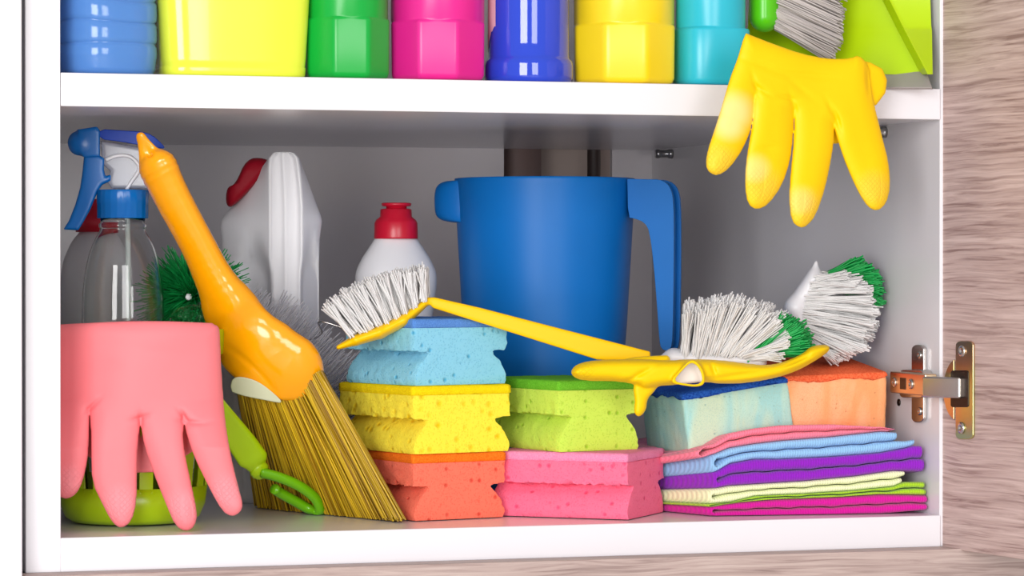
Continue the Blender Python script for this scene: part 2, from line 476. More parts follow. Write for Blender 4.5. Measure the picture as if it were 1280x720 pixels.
# ================================================================== THE SETTING
W, D, ZS, ZT, ZB = 0.564, 0.5506, 0.2532, 0.2728, -0.0201
TOP = 0.62
t_side = 0.0205
floor_m = plastic('floor_tile', rgb(200, 196, 190), .4)
wall_m = plastic('room_wall_paint', rgb(190, 174, 166), .8, bump=.1, bscale=200)
V, Fc = box(-2.2, 2.2, -3.2, 0.64, -0.56, -0.5); o = mesh('floor', V, Fc, floor_m, smooth=False); o['kind'] = 'structure'
V, Fc = box(-2.2, 2.2, 0.60, 0.66, -0.5, 1.9); o = mesh('wall_back', V, Fc, wall_m, smooth=False); o['kind'] = 'structure'

# ================================================================== CABINET
cab = thing('cabinet', 'open white cabinet with one shelf holding all the cleaning supplies', 'cabinet', (W/2, D/2, ZB))
def part(name, b, m=WHITE, parent=None, bv=.0004, label=None):
    V, Fc = box(*b); o = mesh(name, V, Fc, m, parent or cab, smooth=False, label=label)
    if bv: bevel(o, bv, 1)
    return o
part('side_panel', (-t_side, 0, 0, D, ZB, TOP), WHITE)
part('side_panel', (W, W+.0195, 0.0015, D, ZB, TOP), WHITE)
part('bottom_panel', (0, W, 0, D, ZB, 0), WHITE)
part('shelf', (0.0003, W-.0003, 0.0, D-.006, ZS, ZT), WHITE)
part('top_panel', (0, W, 0, D, TOP-.018, TOP), WHITE)
xa, xb = .439, .530
BK = WHITE_IN
part('back_panel', (0, xa, D-.005, D, 0, TOP-.018), BK, bv=0)
part('back_panel', (xb, W, D-.005, D, 0, TOP-.018), BK, bv=0)
part('back_panel', (xa, xb, D-.005, D, ZT, TOP-.018), BK, bv=0)
# shelf pins on the right wall
PIN = metal('pin_steel', rgb(170, 170, 172), .3)
for px, py in ((840, 186), (1107, 157)):
    p = at_x(px, py, W); y = p[1]
    th = circ(14)
    rr = [np.stack([np.full(14, x), y+r*np.cos(th), ZS-.0045+r*np.sin(th)], 1) for x, r in ((W, .0038), (W-.003, .0038), (W-.0032, .0030), (W-.0105, .0030), (W-.011, .0036), (W-.0135, .0036))]
    mesh('shelf_pin', *loft(rr), PIN, cab)
# nail mark on the bottom edge of the cabinet
# pipes and a post behind the opening in the back
V, Fc = box(.515, .527, .556, .575, -.3, .9)
pm = plastic('dark_pipe', rgb(62, 50, 48), .5)
tag(mesh('pipe', *tube([(.5235, .572, -.45), (.5235, .572, 1.2)], .0055, 12), pm, loc=(.5235, .572, -.45)), 'thin dark pipe standing in the gap in the back panel, right', 'pipe')
tag(mesh('board', *box(.447, .478, .570, .585, -.5, .9), plastic('brown_board', rgb(140, 118, 114), .6), loc=(.462, .577, -.5)), 'dark brown board behind the gap in the back panel, left', 'board')
# hinge
hin = cab
def disc_x(px, py, X, r, th, m, par, name='screw', toward=-1):   # screw head on a plane of constant x
    p = at_x(px, py, X); a = circ(16)
    rr = [np.stack([np.full(16, X+toward*d), p[1]+q*np.cos(a), p[2]+q*np.sin(a)], 1) for d, q in ((0, r), (th*.6, r), (th, r*.7), (th, r*.35), (th*.35, r*.3))]
    return mesh(name, *loft(rr), m, par)
hg = bpy.data.objects.new('hinge', None); COL.objects.link(hg); hg.parent = cab; hg['label'] = 'metal concealed hinge joining the cabinet side to the wooden door'
def yz_plate(pts, X0, X1, m, name, par, bv=.0006):
    # pts are (image column, image row) on the plane x = X0
    P = np.array([at_x(a, b, X0) for a, b in pts]); Q = P.copy(); Q[:, 0] = X1
    o = mesh(name, *loft([P, Q]), m, par, smooth=True); bevel(o, bv, 2); return o
def rrect(x0, x1, y0, y1, r, n=4):
    out = []
    for cx, cy, a0 in ((x1-r, y0+r, -90), (x1-r, y1-r, 0), (x0+r, y1-r, 90), (x0+r, y0+r, 180)):
        for k in range(n+1):
            a = math.radians(a0+90*k/n); out.append((cx+r*math.cos(a), cy+r*math.sin(a)))
    return out
yz_plate(rrect(1144, 1159, 431, 528, 6), W-.0002, W-.003, STEEL, 'mounting_plate', hg)
yz_plate(rrect(1136, 1166, 462, 497, 5), W-.0002, W-.007, STEEL, 'mounting_plate', hg)
for q in ((1150, 444), (1150, 514)): disc_x(*q, W-.003, .0026, .0012, STEEL, hg)
disc_x(1124, 503, W, .0024, .001, DARKM, hg)
# arm box: runs along y, faces the inside of the cabinet
def ybox(x0, x1, pa, pb, y_top, y_bot, m, name, bv=.001):
    a = at_x(pa, y_top, x0); b = at_x(pb, y_bot, x0)
    V, Fc = box(min(x0, x1), max(x0, x1), b[1], a[1], b[2], a[2])
    o = mesh(name, V, Fc, m, hg, smooth=True); bevel(o, bv, 2); return o
XA = W-.0125
ybox(XA, W-.004, 1112, 1156, 464, 495, BRONZE, 'hinge_arm')
for q in ((1118, 478), (1139, 480)): disc_x(*q, XA, .0033, .0012, STEEL, hg)
a = at_x(1125, 472, XA-.0002); b = at_x(1132, 487, XA-.0002)
mesh('slot', *box(XA-.0003, XA+.002, b[1], a[1], b[2], a[2]), DARKM, hg, smooth=False)
# link from the arm out to the cup on the door
L0 = at_x(1153, 470, XA-.001); L1 = at_x(1153, 497, XA-.001)
z0, z1 = L1[2], L0[2]
def link(xy, z0, z1, m, name, bv=.0012):
    lo_ = [(x, y, z0) for x, y in xy]; hi_ = [(x, y, z1) for x, y in xy]
    o = mesh(name, *loft([lo_, hi_]), m, hg, smooth=True); bevel(o, bv, 2); return o
A = (XA-.0015, L0[1]); 
# door geometry: opens out toward the viewer
P0 = np.array([0.5660, 0.002]); P1 = np.array([0.5790, -0.088]); dd = (P1-P0)/np.linalg.norm(P1-P0); nn = np.array([dd[1], -dd[0]])  # nn points to the cabinet side
if nn[0] > 0: nn = -nn
def on_door(px, py, off=0.0):
    r = ray(px, py); n3 = np.array([nn[0], nn[1], 0]); q = np.array([P0[0], P0[1], 0])+n3*off
    return CAM + r*(((q-CAM) @ n3)/(r @ n3))
E2 = on_door(1201, 480, .004)
link([A, (E2[0]-.001, E2[1]), (E2[0]+.004, E2[1]+.001), (W-.003, L0[1]+.004)], z0+.0003, z1-.0003, STEEL, 'hinge_link')
def door_plate(pts, o0, o1, m, name, bv=.0006):
    A_ = np.array([on_door(x, y, o0) for x, y in pts]); B_ = A_ + np.array([nn[0], nn[1], 0])*(o1-o0)
    o = mesh(name, *loft([A_, B_]), m, hg, smooth=True); bevel(o, bv, 2); return o
door_plate(rrect(1197, 1219, 426, 549, 6), 0.0, .0018, RAINBOW, 'cup_plate')
th = np.linspace(math.radians(105), math.radians(255), 16)
door_plate([(1199+18*math.cos(a), 487+39*math.sin(a)) for a in th], 0.0, .0015, RAINBOW, 'cup_plate')
door_plate(rrect(1190, 1212, 463, 509, 3), .0012, .0024, DARKM, 'cup_recess', .0003)
for q in ((1203, 439), (1202, 535)):
    c = on_door(*q, .0018); e1 = np.array([dd[0], dd[1], 0]); e2 = np.array([0, 0, 1.]); n3 = np.array([nn[0], nn[1], 0]); a_ = circ(16)[:, None]
    mesh('screw', *loft([c+n3*h_+r_*(np.cos(a_)*e1+np.sin(a_)*e2) for h_, r_ in ((0, .0038), (.0008, .0038), (.0014, .0028), (.0014, .0014), (.0004, .0012))]), STEEL, hg)
# the door: local x runs out along the door
DL = .58
door = bpy.data.objects.new('door', None)
V, Fc = box(0, DL, 0, .018, ZB-.0008, TOP)
do = mesh('door', V, Fc, WOODY, None, smooth=False)
bevel(do, .0006, 2)
do.parent = cab
do.location = Vector((P0[0], P0[1], 0)) - Vector(origin(cab))
do.rotation_euler = (0, 0, math.atan2(dd[1], dd[0]))
do['label'] = 'open grey oak door'
bpy.data.objects.remove(door)
for v in do.data.vertices: pass

# neighbouring cabinet at the left and the drawer front below
nb = thing('cabinet', 'neighbouring tall white cabinet at the left edge, beyond the dark gap', 'cabinet', (-.2, .2, -.5))
mesh('side_panel', *box(-.3, -.0235-.0005, -.001, D, -.498, TOP), WHITE, nb, smooth=False)
xr = float(at_y(28, 360, -.022)[0])
bevel(mesh('door', *box(-.35, xr, -.022, -.002, -.496, TOP), WHITE, nb, smooth=False), .0015, 3)
dr = thing('cabinet', 'grey oak fronted base unit below the white cabinet', 'cabinet', (W/2, .2, -.5))
part('carcass', (-.0205, W+.0195, 0.001, D, -.498, ZB-.0022), WHITE, dr, 0)
zt = float(at_y(640, 702.5, -.02)[2])
o = mesh('drawer_front', *box(-.0235, W+.6, -.0195, -.0005, -.42, zt), WOODX, dr, smooth=False); bevel(o, .0006, 2)

# ================================================================== TOP SHELF
def place(px, py, Y, z):
    p = at_y(px, py, Y); return np.array([p[0], Y, z])
GB = 'plastic bottles in a row on the upper shelf'
def cap_parts(par, ctr, z, r, mat, h=.022):
    th = circ(40)
    rings = [np.stack([ctr[0]+(q+ (0.0004*(np.arange(40) % 2) if wv else 0))*np.cos(th), ctr[1]+(q+(0.0004*(np.arange(40) % 2) if wv else 0))*np.sin(th), np.full(40, z+k)], 1) for k, q, wv in ((0, r, 1), (h*.9, r*.97, 1), (h, r*.88, 0))]
    mesh('cap', *loft(rings), mat, par)
def facet_bottle(name, label, px, rpx, ystep, color, capc, facets=True, rot=0.0, extra=0.003):
    Yc = .0025+rpx/2010
    c = place(px, 95, Yc, ZT+.0002); r = rpx/F*dist(c)
    t = thing(name, label, 'bottle', c, GB)
    zs = float(z_at(ystep, c)) - ZT
    m = plastic(name+'_plastic', color, .3, spec=.5, sss=.1)
    pr = [(0, r*.86, .7), (.0015, r*.95, 1), (.004, r*.985, 1), (zs-.002, r*.995, 1), (zs-.0006, r*.985, .9), (zs, r*.955, .2), (zs+.0008, r*.965, 0), (zs+.03, r*.965, 0), (.165, r*.95, 0), (.178, r*.88, 0), (.192, r*.62, 0), (.2, r*.42, 0), (.212, r*.4, 0)]
    mesh('body', *lathe(pr, c, 96, octo(8, rot) if facets else superell(3.2)), m, t)
    cap_parts(t, c, ZT+.206, r*.5, plastic(name+'_cap', capc, .35))
    return t
# ribbed blue bottle, far left
c = place(133, 91, .0345, ZT+.0002); r = 59.5/F*dist(c)
t = thing('bottle', 'ribbed translucent light blue bottle, leftmost on the upper shelf', 'bottle', c, GB)
zg = [float(z_at(y, c))-ZT for y in (57, 30, 3, -24, -51)]
pr = [(0, r*.84), (.001, r*.92), (.004, r*.965), (zg[0]-.009, r*.985), (zg[0]-.0085, r*.99)]
for g in zg:
    pr += [(g-.006, r*1.0), (g-.0022, r*.995), (g-.0008, r*.975), (g, r*.955), (g+.0003, r*.965), (g+.0012, r*.99), (g+.003, r*1.0)]
pr += [(.15, r*.98), (.17, r*.85), (.19, r*.5), (.2, r*.36), (.215, r*.36)]
mb = plastic('blue_translucent', rgb(96, 152, 224), .12, trans=.25, sss=.3)
V, Fc = lathe(pr, c, 96, superell(2.6), rot=.25)
# the ribs wander up and down around the bottle
ang = np.arctan2(V[:, 1]-c[1], V[:, 0]-c[0]); zz = V[:, 2]-c[2]
V[:, 2] += .0022*np.sin(ang*2.0+.6)*np.clip((zz-.008)/.02, 0, 1)*np.clip((.2-zz)/.05, 0, 1)*np.clip((zz-.02)/.02, 0, 1)
mesh('body', V, Fc, mb, t); cap_parts(t, c, ZT+.205, r*.45, plastic('white_cap', rgb(235, 235, 235), .35))
# lime yellow canister
c = place(286.5, 94, .037, ZT+.0002); hw = 92/F*dist(c)
t = thing('canister', 'wide pale yellow-green canister between the blue and green bottles', 'canister', c, GB)
rings = []
for z, s in ((0, .95), (.0015, .975), (.006, .985), (.0065, .975), (.012, .985), (.05, 1.035), (.09, 1.05), (.15, 1.05), (.18, .95), (.20, .6), (.208, .28), (.222, .26)):
    th = circ(96); k = superell(5.5)(th)
    rings.append(np.stack([c[0]+hw*s*k*np.cos(th), c[1]+.030*min(1, s)*k*np.sin(th), np.full(96, c[2]+z)], 1))
mesh('body', *loft(rings), plastic('lime_yellow', rgb(228, 238, 62), .16, sss=.15, coat=.3), t)
cap_parts(t, c, ZT+.212, .016, plastic('lime_cap', rgb(225, 235, 60), .35))
facet_bottle('bottle', 'green faceted bottle between the yellow-green canister and the magenta bottle', 433, 54, 25, rgb(4, 168, 60), rgb(250, 250, 250), rot=.28)
facet_bottle('bottle', 'magenta pink faceted bottle beside the dark blue bottle', 547, 60.5, 29, rgb(226, 34, 142), rgb(250, 250, 250), rot=.13)
# glossy dark blue cylinder
c = place(661, 100, .031, ZT+.0002); r = 55.5/F*dist(c)
t = thing('bottle', 'glossy dark blue bottle with a flared foot and a torn paper label', 'bottle', c, GB)
z75 = float(z_at(75, c))-ZT
pr = [(0, r*.93), (.001, r*.975), (.004, r), (z75-.004, r), (z75-.0015, r*.985), (z75, r*.94), (z75+.0015, r*.915), (.03, r*.91), (.15, r*.91), (.17, r*.8), (.185, r*.5), (.195, r*.38), (.21, r*.38)]
mesh('body', *lathe(pr, c, 72), plastic('deep_blue', rgb(36, 68, 200), .07, coat=.5), t)
cap_parts(t, c, ZT+.2, r*.46, plastic('blue_cap', rgb(30, 60, 180), .3))
# paper label wrapping the left and right flanks
th = np.linspace(math.radians(160), math.radians(199), 14)
Rr = r*.925
lowz = [np.interp(i/13, [0, .25, .7, 1], [float(z_at(66, c)), float(z_at(64, c)), float(z_at(42, c)), float(z_at(34, c))])+.0006*math.sin(i*2.3) for i in range(14)]
V = [(c[0]+Rr*math.cos(a), c[1]+Rr*math.sin(a), z) for a, z in zip(th, lowz)] + [(c[0]+Rr*math.cos(a), c[1]+Rr*math.sin(a), c[2]+.12) for a in th]
mesh('label', V, [(i, i+1, i+15, i+14) for i in range(13)], plastic('paper_label', rgb(222, 178, 188), .6, bump=.2, bscale=500, var=.25), t, label='torn pinkish paper label')
facet_bottle('bottle', 'bright yellow bottle between the dark blue and the turquoise bottles', 780, 65, 33, rgb(250, 216, 30), rgb(250, 250, 250), facets=True, rot=.1)
facet_bottle('bottle', 'turquoise bottle, rightmost in the row, partly behind the yellow glove', 888, 45, 37, rgb(40, 186, 208), rgb(250, 250, 250), facets=False)

# dustpan and hand brush at the right end
LIME = plastic('lime_plastic', rgb(186, 220, 12), .28, sss=.2)
fr = Fr(2.02, (940, 0), -.00022)
dp = thing('dustpan', 'lime green dustpan with a grey rubber lip at the right end of the shelf', 'dustpan', at_d(1060, 108, 2.02))
rows = [(-330, 952, 1010, 1128, 40), (-120, 946, 1052, 1150, 40), (0, 942, 1112, 1163, 36), (32, 941, 1128, 1164, 32), (38, 940, 1131, 1165, 26), (93, 940, 1160, 1166, 6)]
def sheet(rows, th):
    front = []
    for y, xl, xr_, xo, cb in rows:
        prof = [(xl-6, y, cb-60), (xl, y, cb-10), (xl+14, y, cb), (xr_-9, y, cb-2), (xr_-3, y, cb-22), (xr_, y, cb-30), (xr_+4, y, cb-26), (xo, y, cb-4)]
        front.append(prof)
    Fn = np.array(front, float); m, n = Fn.shape[:2]
    Bk = Fn.copy(); Bk[..., 2] += th
    V = np.concatenate([Fn.reshape(-1, 3), Bk.reshape(-1, 3)]); Fc = []
    k = m*n
    for i in range(m-1):
        for j in range(n-1):
            a = i*n+j; Fc += [(a, a+1, a+n+1, a+n), (k+a, k+a+n, k+a+n+1, k+a+1)]
    for j in range(n-1):
        Fc += [(j, k+j, k+j+1, j+1), ((m-1)*n+j, (m-1)*n+j+1, k+(m-1)*n+j+1, k+(m-1)*n+j)]
    for i in range(m-1):
        Fc += [(i*n, (i+1)*n, k+(i+1)*n, k+i*n), (i*n+n-1, k+i*n+n-1, k+(i+1)*n+n-1, (i+1)*n+n-1)]
    return V, Fc
V, Fc = sheet(rows, 4)
o = mesh('pan', fr.w(V), Fc, LIME, dp); bevel(o, .0008, 2, 50)
V, Fc = loft([[(1104, 90, 12), (1158, 89, 4), (1158, 93, 12), (1104, 94, 20)], [(1088, 109, -26), (1165, 109.5, -30), (1166, 112, -24), (1088, 112, -22)]])
o = mesh('rubber_lip', fr.w(V), Fc, plastic('grey_rubber', rgb(168, 160, 158), .5), dp, label='grey rubber lip'); bevel(o, .0005, 2)
V, Fc = tube([(1010, -325, 30), (1000, -400, 25)], 14, 14, fr=fr)
mesh('handle', V, Fc, LIME, dp)
hb = thing('hand_brush', 'green hand brush with grey bristles hanging in front of the lime dustpan', 'brush', at_d(955, 40, 1.985))
fb = Fr(1.985)
V, Fq = nets(lambda X, Y, Z: smin(cap(X, Y, Z, (955, -130), (956, 21), 19, 19.5, 1.3), cap(X, Y, Z, (948, -300), (955, -130), 11, 17), 6), (915, -330, -34), (985, 50, 34), 2.2)
mesh('brush_head', fb.w(relax(V, Fq)), Fq, plastic('brush_green', rgb(88, 200, 20), .25, sss=.1), hb)
B = []; T = []
for _ in range(1500):
    v = random.random(); cc = random.uniform(-17, 17)
    y0 = -135+v*170+random.gauss(0, 1.2)
    cl = math.floor(v*14)/14
    L = 82+random.gauss(0, 2.5)-10*max(0, v-.85)/.15
    dy = 40-12*(1-v)
    B.append((968, y0, cc)); T.append((968+L+4*math.sin(cl*40), y0+dy+random.gauss(0, 2.2), cc*1.15+random.gauss(0, 2)))
V, Fa = strands(fb.w(np.array(B)), fb.w(np.array(T)), .0006, .0005)
mesh('bristles', V, Fa, plastic('grey_bristle', rgb(196, 188, 184), .45), hb, kind='stuff')

# ================================================================== LOWER COMPARTMENT, BACK ROW
RED = plastic('red_cap', rgb(206, 22, 52), .3)
WPL = plastic('white_hdpe', rgb(228, 228, 232), .35, sss=.35)
# white bottle with a red cap behind the spray bottle
g = np.array([*at_d(121, 500, 2.04)[:2], 0.0])
t = thing('bottle', 'white bottle with a red cap standing behind the clear spray bottle', 'bottle', g)
s_ = F/dist(g)
Z = lambda y: float(z_at(y, g))
pr = [(0, 42/s_), (.002, 45/s_), (Z(360), 46/s_), (Z(330), 43/s_), (Z(305), 33/s_), (Z(292), 23/s_), (Z(288), 18/s_)]
mesh('body', *lathe(smooth_profile(pr, 2), g, 56), WPL, t)
mesh('cap', *lathe([(Z(290), 26/s_), (Z(268), 25/s_), (Z(266), 20/s_), (Z(250), 19/s_), (Z(249), 16/s_)], g, 40), RED, t)
# white jug with a slanted red cap
fj = Fr(2.06)
g = fj.w([340, 630, 30]); g[2] = 0
t = thing('jug', 'white plastic jug with a slanted red cap at the back', 'jug', g)
lv = [(190, 345, 347, 361, 363), (191.5, 341, 343, 366, 369), (198, 335, 338, 371, 375), (212, 325, 337, 373, 380), (230, 312, 337, 375, 387), (258, 290, 337, 377, 397), (268, 281, 337, 377, 401), (276, 276, 337, 377, 403), (284, 275, 337, 377, 402), (300, 276.5, 337, 377, 400), (320, 277, 337, 377, 399.5)]
lv += [(y, 277, 337, 377, 399) for y in range(330, 640, 12)] + [(638, 282, 338, 376, 396)]
rings = []
for y, xl, bl, br, xr_ in lv:
    sc = min(1, (y-186)/60)
    ring = chaikin([(xl, y, 62*sc), (xl+1, y, 50*sc), (bl-3, y, 3), (bl, y, 0), (bl+4, y, 2.5), ((bl+br)/2-5, y, 2.5), ((bl+br)/2, y, 1), ((bl+br)/2+5, y, 2.5), (br-4, y, 2.5), (br, y, 0), (br+3, y, 3), (xr_-1, y, 34*sc), (xr_, y, 44*sc), ((bl+br)/2, y, 110*sc)], 3)
    # pressed-in grip recesses on both flanks
    for q in ring:
        for cx, hw_, dep in ((318, 19, 24), (388, 11, 16)):
            d = abs(q[0]-cx)/hw_
            if d < 1.25 and q[2] < 60:
                yy = 318+22*min(1, d)**2.2
                k = 1/(1+math.exp(-(y-yy)/2.0))*(1/(1+math.exp((d-1.0)*16)))
                q[2] += dep*k
    rings.append(ring)
V, Fc = loft(rings)
V = fj.w(V); V[:, 2] = np.maximum(V[:, 2], 0.0002)
mesh('body', V, Fc, WPL, t)
cn = np.array([-.80, -.60, 0]); ca = np.array([.60, -.80, 0]); cb_ = np.array([0, 0, 1.])
def jug_ring(u, r): 
    a = circ(32)[:, None]; return np.array([308, 226, 36.])+cn*u+r*(np.cos(a)*ca*1.0+np.sin(a)*cb_)
DRED = plastic('dark_red_cap', rgb(150, 14, 34), .5, spec=.15)
cpl = chaikin([(330, 197), (308, 198), (294, 231), (283, 234), (282, 258), (293, 259), (342, 205)], 2); cm_ = cpl.mean(0)
rings = [np.column_stack([cm_+(cpl-cm_)*k_c, np.full(len(cpl), c_)]) for c_, k_c in ((20, .35), (21, .7), (25, .88), (32, .97), (42, 1), (54, .97), (62, .88), (66, .6))]
Vc, Fc = loft(rings)
mesh('cap', fj.w(Vc), Fc, DRED, t)
# dish soap bottle
g = np.array([*at_d(495, 500, 2.14)[:2], 0.0]); s_ = F/dist(g); Z = lambda y: float(z_at(y, g))
t = thing('bottle', 'white squeeze bottle with a bright red flip cap, left of the blue jug', 'bottle', g)
pr = [(0, 40/s_), (.002, 43/s_), (Z(480), 43/s_), (Z(400), 46/s_), (Z(372), 50/s_), (Z(352), 52.5/s_), (Z(338), 51/s_), (Z(322), 43/s_), (Z(308), 33.5/s_), (Z(299), 27.5/s_), (Z(295), 25/s_)]
mesh('body', *lathe(smooth_profile(pr, 2), g, 64, sy=.7), WPL, t)
V, Fc = lathe([(Z(298.5), 27.3/s_), (Z(297), 27.5/s_), (Z(279), 27/s_), (Z(275), 25/s_), (Z(271), 20/s_), (Z(262), 19.5/s_), (Z(261), 17/s_)], g, 48)
cp = mesh('cap', V, Fc, RED, t)
xo = 2/s_
V1, F1 = lathe([(Z(261.5), 13/s_), (Z(258), 13/s_), (Z(257.8), 18/s_), (Z(254.5), 19/s_), (Z(253.6), 17/s_)], g+np.array([xo*.3, 0, 0]), 32)
mesh('flip_lid', V1, F1, RED, cp)
# green tufted brush behind the spray bottle
g0 = at_d(243, 372, 1.985)
t = thing('bottle_brush', 'round green tufted brush standing behind the spray bottle and orange handle', 'brush', (g0[0], g0[1], .03))
GRN = plastic('green_bristle', rgb(18, 170, 84), .45)
u = RNG.normal(size=(1500, 3)); u /= np.linalg.norm(u, axis=1)[:, None]
L = .031+.005*RNG.random(1500)[:, None]
bend = RNG.normal(size=(1500, 3))*.0035+np.array([0, 0, -.003])
mesh('bristles', *strands(g0+u*.003, g0+u*L, .00042, .00035, bend=bend, seg=3), GRN, t, kind='stuff')
u = np.array([[-.25, -.9, .1], [.1, -1, 0], [-.1, -1, -.25]]); 
mesh('bristle_core', *join(tube([g0+np.array([0.001, -.012, -.004]), g0+np.array([.003, -.026, -.006]), g0+np.array([.0035, -.028, -.010])], .0022, 8), tube([g0+np.array([-.008, -.02, .0]), g0+np.array([-.009, -.027, .001])], .002, 8)), WPL, t, label='white plastic core')
mesh('handle', *tube([g0, (g0[0], g0[1], .03)], .004, 12), WPL, t)
# grey-white bottle brush behind the broom
fg = Fr(2.04)
t = thing('bottle_brush', 'fuzzy grey-white cylindrical brush with a wire stem behind the orange broom', 'brush', fg.w([375, 560, 0]))
pa = curve_pts([(295, 395, 0), (345, 432, 0), (390, 470, 0), (430, 520, 5), (438, 600, 8)], 60)
B = []; T = []
for _ in range(1300):
    k = random.random(); i = int(k*59); p = pa[i]
    a = random.random()*6.283; tx = pa[min(i+1, 59)]-pa[max(i-1, 0)]; tx /= np.linalg.norm(tx)
    e1 = np.array([-tx[1], tx[0], 0]); e2 = np.array([0, 0, 1.])
    R_ = random.uniform(50, 66) if k > .15 else random.uniform(40, 50)
    if k > .75: R_ *= .85
    q = p+R_*(math.cos(a)*e1+math.sin(a)*e2)+tx*random.gauss(0, 5)
    B.append(p); T.append(q)
GBR = translucent('pale_bristle', rgb(252, 251, 254), .6)
mesh('bristles', *strands(fg.w(np.array(B)), fg.w(np.array(T)), .0005, .00042), GBR, t, kind='stuff')
mesh('wire_stem', *tube(fg.w(curve_pts([(345, 432, 0), (400, 420, -6), (400, 402, -30), (452, 418, -32)], 24)), .0006, 6), STEEL, t)

# ================================================================== BLUE JUG
g = np.array([*at_d(681, 500, 2.15)[:2], 0.0]); s_ = F/dist(g); Z = lambda y: float(z_at(y, g))
t = thing('measuring_jug', 'large blue plastic jug with a hooked handle and spout standing at the back', 'jug', g)
BLU = plastic('jug_blue', rgb(4, 112, 196), .42, spec=.3, bump=.06, bscale=60, var=.05)
ro = [(0, 88/s_), (.002, 92/s_), (Z(480), 97/s_), (Z(400), 103/s_), (Z(280), 110/s_), (Z(232), 112.5/s_), (Z(226), 113/s_), (Z(223.5), 112.5/s_)]
ri = [(Z(223.5), 110.5/s_), (Z(280), 107/s_), (Z(480), 94/s_), (.004, 88/s_)]
mesh('body', *lathe(ro+ri, g, 96), BLU, t)
# handle in a vertical plane through the axis, turned with the camera's right
HD = np.array([math.cos(-YAW-.33), math.sin(-YAW-.33), 0]); HN = np.array([-HD[1], HD[0], 0])
k_ = 1/math.cos(.33)
def hp(px, py, c):
    x = (px-681)/s_*k_; return g+HD*x+HN*(c/s_)+np.array([0, 0, Z(py)])
def jprism(poly, c0, c1, bv, name, n=2, m=BLU, par=None):
    P = chaikin(poly, n)
    o = mesh(name, *loft([[hp(x, y, c0) for x, y in P], [hp(x, y, c1) for x, y in P]]), m, par or t); bevel(o, bv, 2, 40); return o
out = [(788, 226), (788, 225), (815, 226), (826, 226), (835, 230), (841, 238), (844, 254), (844.5, 300), (844, 360), (843, 420), (841, 434), (836, 437), (829, 434), (827, 425), (824, 380), (820, 330), (815, 290), (809, 279), (797, 274), (789, 273)]
h = jprism(out, -19, -14, .0008, 'handle', 1)
jprism(out, 12, 17, .0008, 'handle_flange', 1, par=h)
web = [(788, 229), (830, 230), (834, 234), (839, 252), (840, 300), (839, 420), (837, 433), (834, 430), (838, 380), (836, 330), (834, 280), (826, 262), (800, 255), (789, 255)]
jprism(web, -14, 14, .0006, 'handle_web', 1, par=h)
sp = [(574, 227), (560, 226), (549, 229), (543, 238), (543, 262), (546, 272), (556, 277), (576, 279)]
P = chaikin(sp, 2)
rings = []
for cc, sh in ((-34, .1), (-24, .6), (-12, .95), (0, 1), (12, .95), (24, .6), (34, .1)):
    rings.append([g+RT*((578+(x-578)*sh-681)/s_)-np.array([-RT[1], RT[0], 0])*(-cc/s_)+np.array([0, 0, Z(y)]) for x, y in P])
mesh('spout', *loft(rings), BLU, t)

